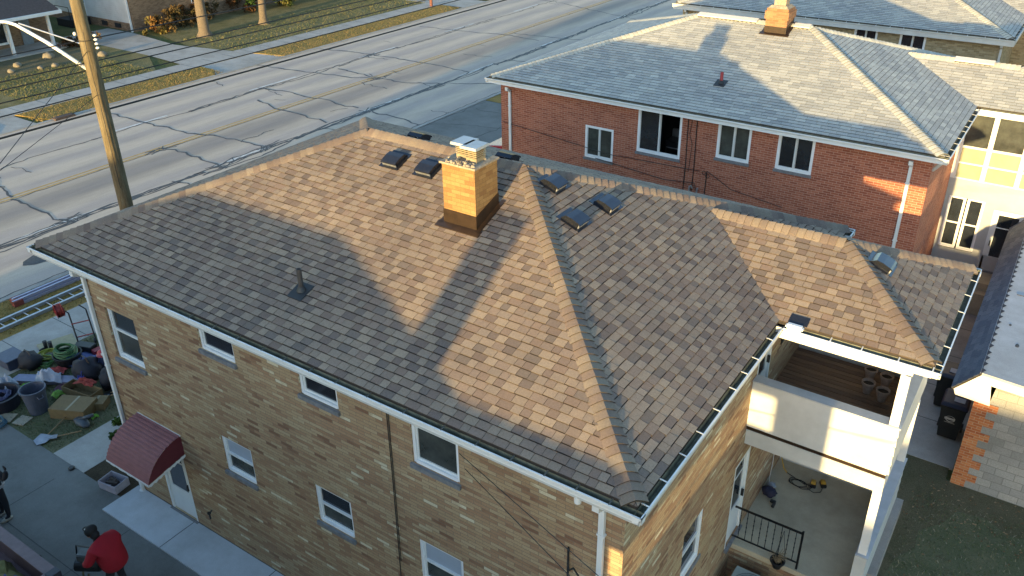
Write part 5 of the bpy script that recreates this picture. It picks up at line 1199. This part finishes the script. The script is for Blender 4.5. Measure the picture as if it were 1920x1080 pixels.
coil(-20.15,2.35,.28,6,(.32,.33,.04),'yellow green rope coil beyond the green hose',seed=4,name='rope_coil')
coil(-19.9,2.05,.25,4,(.07,.2,.05),'light green hose loop between the rope and the tub',seed=6)
t=thing('work_boots','pair of black boots standing behind the yellow green rope','boots')
for s in (0,.16):
    mb=MB(); mb.lathe([(.05,0),(.055,.1),(.06,.26),(.05,.26)],(-20.6+s,2.5+s*.4,.02),12); mb.blob((-20.6+s,2.4+s*.4,.05),(.05,.13,.045),seed=3,amp=.04,n=10); part('boot',mb,pm((.012,.012,.014),.6),t,smooth=True)
cloth('blue_tarp',-18.95,2.75,.34,(.07,.10,.26),'crumpled blue tarp near the house corner',seed=3,h=.2,ax=1.7,rz=.5)
t=thing('tool_case','black tool case with red end behind the blue tarp','case'); mb=MB(); mb.box(-19.7,-19.1,2.9,3.2,.01,.3); mb.rot(.35,(-19.4,3.05,0)); part('case_body',mb,M['black'],t,bevel=.02); mb=MB(); mb.box(-19.05,-18.85,3.02,3.32,.01,.24); part('case_end',mb,pm((.25,.02,.03),.5),t)
t=thing('hard_hat','red hard hat with a white badge on a blue bucket at the house corner','hat'); mb=MB(); mb.lathe([(.17,0),(.165,.02),(.14,.02),(.13,.1),(.08,.15),(.001,.165)],(-18.1,2.85,.52),20,cap=False); part('hat_shell',mb,pm((.4,.02,.03),.35),t,smooth=True); mb=MB(); mb.box(-18.0,-17.93,2.76,2.84,.58,.64); part('badge',mb,M['white'],t)
t=thing('bucket','blue grey bucket under the red hard hat','bucket'); mb=MB(); mb.lathe([(.13,0),(.16,.5),(.15,.5),(.12,.02),(.001,.02)],(-18.1,2.85,.01),20,cap=False); part('bucket_body',mb,pm((.08,.10,.2),.5),t); mb=MB(); mb.tube([(-18.26,2.85,.49),(-18.2,2.75,.4),(-18.1,2.7,.37),(-18,2.75,.4),(-17.94,2.85,.49)],.006,5); part('handle',mb,M['alum'],t)
simple('metal_trough',MB().hexa([(-19.6,.98,.02),(-18.05,1.95,.02),(-18.15,2.15,.02),(-19.7,1.2,.02)],[(-19.65,.93,.16),(-18.0,1.9,.16),(-18.1,2.2,.16),(-19.75,1.25,.16)]),pm((.22,.23,.34),.5),'long lavender grey drop cloth roll across the yard clutter','roll')
cloth('paper_sack',-18.75,1.55,.22,(.42,.44,.52),'white paper sack on the lavender roll above the trash can',seed=9,h=.3,ax=1.5,rz=.9,cat='sack',z=.12)
cloth('red_cloth',-19.05,1.95,.13,(.3,.03,.025),'red rag behind the lavender roll',seed=4,h=.1,ax=2.0,rz=.5,z=.1)
simple('plate_disc',MB().lathe([(.001,0),(.22,0),(.24,.05),(.2,.03),(.001,.03)],(-18.15,1.6,.05),20),pm((.09,.03,.05),.5),'maroon round lid right of the white sack','lid')
cloth('safety_vest',-18.75,.95,.16,(.16,.42,.03),'bright neon green safety vest behind the trash can rim',seed=5,h=.16,ax=1.6,rz=.5,z=.15)
cloth('safety_vest',-18.0,1.35,.13,(.2,.4,.06),'yellow green vest at the right side of the trash can',seed=7,h=.12,ax=1.0,z=.05)
cloth('white_sheet',-19.35,.75,.22,(.35,.38,.45),'white plastic wrap heap at the left edge above the dark tub',seed=12,h=.3,ax=1.3,z=.1)
cloth('blue_net',-19.75,.55,.25,(.06,.08,.24),'dark blue net sack at the left edge',seed=13,h=.35,ax=1.2,z=.05)
t=thing('plastic_tub','wide dark blue tub full of straps at the left edge','tub'); mb=MB(); mb.lathe([(.42,0),(.5,.38),(.53,.38),(.53,.42),(.47,.42),(.4,.02),(.001,.02)],(-18.85,.28,.01),24,cap=False); part('tub_body',mb,pm((.012,.014,.03),.6),t)
mb=MB(); rnd=random.Random(8)
for k in range(16): a=rnd.uniform(0,6.28); mb.tube([(-18.85+.3*math.cos(a+i*.6)*rnd.uniform(.4,1),.28+.3*math.sin(a+i*.6)*rnd.uniform(.4,1),.34+.05*rnd.random()) for i in range(6)],.02,5)
part('straps',mb,pm((.04,.045,.12),.7),t)
cloth('red_straps',-17.55,1.95,.13,(.32,.035,.02),'red straps lying on the long open carton',seed=15,h=.1,ax=2.2,rz=.3,z=.28)
cloth('blue_sleeve',-17.95,2.05,.09,(.05,.06,.3),'blue rag beside the red straps',seed=16,h=.15,ax=2.2,rz=-.7,z=.2)
shovel(-16.35,.35,-16.0,.8,.05,.08,(.3,.3,.32),'small white and red trowel on the lawn by the driveway',blade=(.08,.14),name='trowel')
mb=MB(); mb.blob((-16.3,1.0,.1),(.3,.14,.09),seed=6,amp=.12,n=14); mb.tube([(-16.4,1.0,.14),(-16.05,1.2,.3)],.05,8); simple('leaf_blower',mb,pm((.055,.07,.09),.5),'grey leaf blower lying on the lawn in front of the cartons','leaf blower',smooth=True)
cloth('green_cap',-16.35,1.35,.09,(.16,.4,.04),'neon green scrap beside the grey leaf blower',seed=18,h=.08,ax=1.1)
coil(-18.2,-.25,.25,5,(.04,.11,.16),'teal net hose heap at the left edge below the tub',seed=9)
simple('tarp_end',MB().blob((-15.35,2.9,.1),(.3,.2,.12),seed=5,amp=.2,n=12,flat=.09),pm((.12,.15,.13),.8),'pale mossy stone at the foot of the house corner','stone',smooth=True)
# drill / small black item on the driveway
simple('tape_measure',MB().lathe([(.07,0),(.08,.04),(.06,.06)],(-14.92,-.13,.011),10),M['black'],'small black puck on the driveway joint','puck')
# --- red car seen at the red building corner
t=thing('parked_car','red car with only its rounded nose showing left of the red brick house','car')
prof=[(-18.95,.35),(-19.0,.6),(-18.8,.78),(-17.9,.92),(-17.2,1.38),(-15.9,1.42),(-15.1,.98),(-14.6,.9),(-14.55,.35)]
mb=MB(); ys=[22.35,22.5,23.95,24.1]; vs=[]
for yv,sh in ((22.35,.0),(22.42,.06),(24.0,.06),(24.07,.0)): vs+=[(x+(0 if x<-17 else 0)*(sh),yv,z-(.12 if sh==0 and z>1 else 0)+sh*.4) for x,z in prof]
n=len(prof); mb.add(vs,[(k*n+i,k*n+(i+1)%n,(k+1)*n+(i+1)%n,(k+1)*n+i) for k in range(3) for i in range(n)]+[list(range(n)),list(range(3*n,4*n))]); part('body',mb,pm((.33,.012,.02),.25),t,bevel=.04)
for yv in (22.33,24.09):
    mb=MB(); mb.add([(-17.75,yv,.97),(-17.2,yv,1.25),(-15.95,yv,1.27),(-15.3,yv,.99)],[(0,1,2,3)]); part('window',mb,M['glass'],t,recalc=False)
for x in (-18.15,-15.4):
    for yv in (22.4,24.02):
        mb=MB(); mb.lathe([(.2,-.1),(.32,-.1),(.32,.1),(.2,.1)],(x,yv,.32),20,axis=(0,1,0)); part('wheel',mb,M['black'],t)
for yv in (22.55,23.75):
    mb=MB(); mb.blob((-18.93,yv+.06,.62),(.06,.14,.08),seed=1,amp=.02,n=10); part('headlight',mb,M['glass2'],t)
# --- trailer at lower left
t=thing('utility_trailer','brown sided trailer loaded with scrap at the bottom left corner','trailer')
tm=pm((.12,.07,.08),.55); mb=MB(); mb.box(-18,-11.15,-2.62,-2.5,.35,.92); mb.box(-18,-11.15,-4.6,-4.5,.35,.92); mb.box(-11.25,-11.15,-4.5,-2.62,.35,.92); mb.box(-18,-11.25,-4.5,-2.62,.32,.40); part('trailer_bed',mb,tm,t)
mb=MB(); mb.box(-18,-11.1,-2.66,-2.44,.921,.96); mb.box(-11.27,-11.1,-4.6,-2.66,.921,.96); part('top_rail',mb,pm((.19,.13,.14),.5),t)
mb=MB(); mb.box(-11.16,-10.98,-2.68,-2.46,.3,1.05); part('corner_post',mb,pm((.05,.05,.07),.5),t)
for x in (-15.6,-14.8):
    mb=MB(); mb.lathe([(.18,-.1),(.33,-.1),(.33,.1),(.18,.1)],(x,-2.35,.34),20,axis=(0,1,0)); part('wheel',mb,M['black'],t)
mb=MB(); mb.blob((-12.4,-3.1,.45),(.7,.35,.3),seed=3,amp=.25,n=16); simple('scrap_heap',mb,pm((.22,.2,.07),.9),'yellow green heap of old roofing scrap in the trailer','scrap',smooth=False)
cloth('blue_rag',-11.75,-3.05,.2,(.1,.12,.3),'blue and white rag in the trailer beside the scrap heap',seed=21,h=.3,ax=1.3,z=.55)
cloth('tan_sack',-11.7,-3.5,.35,(.24,.2,.16),'tan sack in the trailer by its end board',seed=22,h=.3,ax=1.3,z=.45)
simple('wheel_chock',MB().box(-12.9,-12.75,-2.25,-2.1,.012,.08).rot(.4,(-12.8,-2.2,0)),M['black'],'small black block on the driveway beside the trailer rail','block')

# ============================================================ PEOPLE
def skin(name,nodes,edges,mat,parent=None,sub=2,smooth=True):
    me=bpy.data.meshes.new(name); me.from_pydata([n[:3] for n in nodes],edges,[]); o=bpy.data.objects.new(name,me); COL.objects.link(o)
    sk=o.modifiers.new('skin','SKIN'); sk.use_smooth_shade=smooth
    for i,n in enumerate(nodes):
        rr=n[3]; me.skin_vertices[0].data[i].radius=(rr if isinstance(rr,tuple) else (rr,rr)) if False else ((rr[0],rr[1]) if isinstance(rr,tuple) else (rr,rr))
        me.skin_vertices[0].data[i].use_root=(i==0)
    ss=o.modifiers.new('sub','SUBSURF'); ss.levels=sub; ss.render_levels=sub
    me.materials.append(mat)
    if parent: o.parent=parent
    return o
def hand(parent,base,d,up,mat,s=1):
    b=Vector(base); d=Vector(d).normalized(); side=d.cross(Vector(up)).normalized(); n=side.cross(d)
    nodes=[(*b,.028*s),(*(b+d*.05*s),.03*s),(*(b+d*.085*s),.03*s)]; edges=[(0,1),(1,2)]
    o=skin('hand',nodes,edges,mat,parent,1)
    for k in range(4):
        r=b+d*.08*s+side*((k-1.5)*.021*s); L_=(.07,.08,.075,.058)[k]*s
        skin('finger',[(*r,.0095),(*(r+d*L_*.5-n*.008),.009),(*(r+d*L_*.85-n*.03),.0075)],[(0,1),(1,2)],mat,parent,1)
    r=b+d*.03*s+side*.03*s; skin('thumb',[(*r,.011),(*(r+side*.025+d*.02),.0105),(*(r+side*.035+d*.05-n*.01),.009)],[(0,1),(1,2)],mat,parent,1)
skinm=pm((.32,.17,.11),.6,0,.05)
# person in red: bent forward, back to camera, carrying a dark tool to the left
def person_red(x,y,rz):
    t=thing('person','person in red jacket and black cap bending over a machine on the driveway','person')
    def W(p): 
        v=Matrix.Rotation(rz,3,'Z')@Vector(p[:3])+Vector((x,y,0)); return (v.x,v.y,v.z)+tuple(p[3:])
    # local: facing +Y
    body=[(0,-.02,.95,.15),(0,.06,1.15,(.17,.14)),(0,.16,1.34,(.19,.14)),(0,.24,1.47,.09),(0,.30,1.56,.06),
          (-.2,.16,1.40,.085),(-.30,.24,1.18,.06),(-.24,.46,1.02,.045),(.2,.16,1.40,.085),(.32,.2,1.2,.06),(.26,.42,1.02,.045),
          (-.11,0,.88,.10),(-.14,.08,.5,.075),(-.14,-.02,.1,.05),(-.14,.12,.04,.045),(.11,0,.88,.10),(.15,.1,.5,.075),(.15,.0,.1,.05),(.15,.14,.04,.045)]
    ed=[(0,1),(1,2),(2,3),(3,4),(2,5),(5,6),(6,7),(2,8),(8,9),(9,10),(0,11),(11,12),(12,13),(13,14),(0,15),(15,16),(16,17),(17,18)]
    skin('body',[W(p) for p in body],ed,pm((.02,.021,.03),.85,0,.1),t)
    jk=[(0,-.08,.80,(.26,.23)),(0,-.04,1.02,(.31,.26)),(0,.04,1.25,(.31,.25)),(0,.12,1.43,(.25,.19)),(0,.22,1.5,(.11,.10)),(-.24,.15,1.38,.12),(-.36,.22,1.16,.095),(-.27,.44,1.0,.065),(.25,.15,1.38,.125),(.38,.18,1.17,.10),(.29,.40,1.0,.065)]
    skin('jacket',[W(p) for p in jk],[(0,1),(1,2),(2,3),(3,4),(3,5),(5,6),(6,7),(3,8),(8,9),(9,10)],pm((.36,.006,.018),.85,0,.12,5),t)
    mb=MB(); h=W((0,.36,1.63)); mb.blob(h,(.085,.105,.12),seed=2,amp=.02,n=18); f=W((0,.465,1.6)); mb.blob(f,(.016,.02,.022),n=8,amp=0)
    for s in (-1,1): mb.blob(W((s*.085,.36,1.61)),(.015,.025,.035),n=8,amp=0)
    part('head',mb,skinm,t,smooth=True)
    mb=MB(); h=W((0,.35,1.67)); mb.blob(h,(.108,.125,.115),seed=4,amp=.03,n=18); mb.blob(W((0,.28,1.58)),(.09,.09,.1),seed=6,amp=.03,n=14); mb.blob(W((0,.47,1.68)),(.07,.06,.015),n=10,amp=0); part('cap',mb,pm((.012,.012,.014),.8),t,smooth=True)
    mb=MB(); mb.blob(W((-.06,.40,1.745)),(.025,.03,.012),n=8,amp=0); part('cap_badge',mb,pm((.35,.36,.36),.5),t)
    hand(t,W((-.24,.47,.99)),Matrix.Rotation(rz,3,'Z')@Vector((.2,1,-.4)),(0,0,1),pm((.015,.015,.016),.7)); hand(t,W((.26,.43,.99)),Matrix.Rotation(rz,3,'Z')@Vector((-.2,1,-.4)),(0,0,1),pm((.015,.015,.016),.7))
    return W
Wp=person_red(-10.42,-1.72,R(104))
c=Wp((0,.72,0)); t=thing('air_compressor','black and silver portable machine held in front of the person in red','machine')
mb=MB(); mb.lathe([(.05,-.28),(.14,-.24),(.14,.24),(.05,.28)],(c[0],c[1],.62),16,axis=(.8,.5,0)); part('tank',mb,pm((.02,.022,.024),.4),t,smooth=False)
mb=MB(); mb.box(c[0]-.16,c[0]+.12,c[1]-.1,c[1]+.12,.78,.95); mb.rot(.5,c); part('motor',mb,pm((.16,.17,.17),.4,.4),t,bevel=.02)
mb=MB(); mb.tube([(c[0]-.3,c[1]-.05,.7),(c[0]-.25,c[1]-.02,1.02),(c[0]+.15,c[1]+.1,1.08),(c[0]+.25,c[1]+.1,.75)],.018,7); part('handle',mb,M['black'],t)
for s in (-1,1):
    mb=MB(); mb.lathe([(.03,-.03),(.11,-.03),(.11,.03),(.03,.03)],(c[0]-.05+s*.2,c[1]-.2,.12),14,axis=(.8,.5,0)); part('wheel',mb,pm((.03,.06,.055),.6),t)
mb=MB(); mb.tube([(c[0]-.1,c[1]-.1,.5),(c[0]-.05,c[1]-.2,.12)],.02,6); mb.tube([(c[0]+.1,c[1]-.1,.5),(c[0]+.1,c[1]-.2,.12)],.02,6); part('leg',mb,pm((.25,.22,.12),.5,.5),t)
# person at the left edge, arm raised
t=thing('person','person in dark clothes at the left edge of the driveway with one gloved arm raised','person')
X0,Y0=-14.62,-1.85
def A(p): return (X0+p[0],Y0+p[1])+tuple(p[2:])
dk=pm((.012,.014,.022),.85,0,.1)
skin('body',[A(p) for p in [(0,0,.95,.14),(0,0,1.15,(.15,.12)),(0,0,1.36,(.17,.12)),(0,0,1.48,.07),(0,0,1.56,.055),(.2,.03,1.40,.08),(.36,.1,1.22,.06),(.44,.14,1.46,.045),(-.2,0,1.4,.08),(-.28,.03,1.13,.055),(-.24,.1,.9,.04),(.1,0,.86,.095),(.12,.02,.48,.07),(.12,0,.1,.045),(.12,-.12,.05,.04),(-.1,0,.86,.095),(-.14,.02,.48,.07),(-.16,0,.1,.045),(-.16,-.12,.05,.04)]],[(0,1),(1,2),(2,3),(3,4),(2,5),(5,6),(6,7),(2,8),(8,9),(9,10),(0,11),(11,12),(12,13),(13,14),(0,15),(15,16),(16,17),(17,18)],dk,t)
mb=MB(); mb.blob(A((0,-.02,1.66)),(.08,.1,.12),n=16,amp=.02); mb.blob(A((0,-.12,1.64)),(.014,.02,.02),n=8,amp=0); part('head',mb,skinm,t,smooth=True)
mb=MB(); mb.blob(A((0,.01,1.70)),(.095,.11,.105),n=16,amp=.03); part('hair',mb,M['black'],t,smooth=True)
skin('hoodie',[A(p) for p in [(0,0,.98,(.18,.14)),(0,0,1.2,(.19,.15)),(0,0,1.38,(.19,.14)),(.21,.03,1.4,.095),(.36,.1,1.22,.075),(.435,.14,1.42,.055)]],[(0,1),(1,2),(2,3),(3,4),(4,5)],dk,t)
mb=MB(); mb.lathe([(.17,0),(.185,.04),(.175,.09)],A((0,0,.90)),16,cap=False); part('shirt_hem',mb,pm((.4,.42,.48),.8),t,smooth=True)
for s in (.12,-.16):
    mb=MB(); mb.blob(A((s,-.07,.05)),(.055,.14,.05),n=12,amp=.02,flat=.04); part('shoe',mb,pm((.35,.34,.3),.7),t,smooth=True)
hand(t,A((.44,.14,1.47)),(.05,.1,1),(0,1,0),dk); hand(t,A((-.24,.1,.88)),(0,.2,-1),(0,1,0),dk)

# ------------------------------------------------------------ move every thing's Empty to its base
for o in list(bpy.data.objects):
    if o.type=='EMPTY' and o.parent is None and o.location.length<1e-6:
        kids=[k for k in bpy.data.objects if k.parent==o]
        pts=[Vector(v.co) for k in kids if k.type=='MESH' for v in k.data.vertices]
        if not pts: continue
        mn=Vector([min(p[i] for p in pts) for i in range(3)]); mx=Vector([max(p[i] for p in pts) for i in range(3)])
        o.location=((mn.x+mx.x)/2,(mn.y+mx.y)/2,mn.z); worldparent(o)
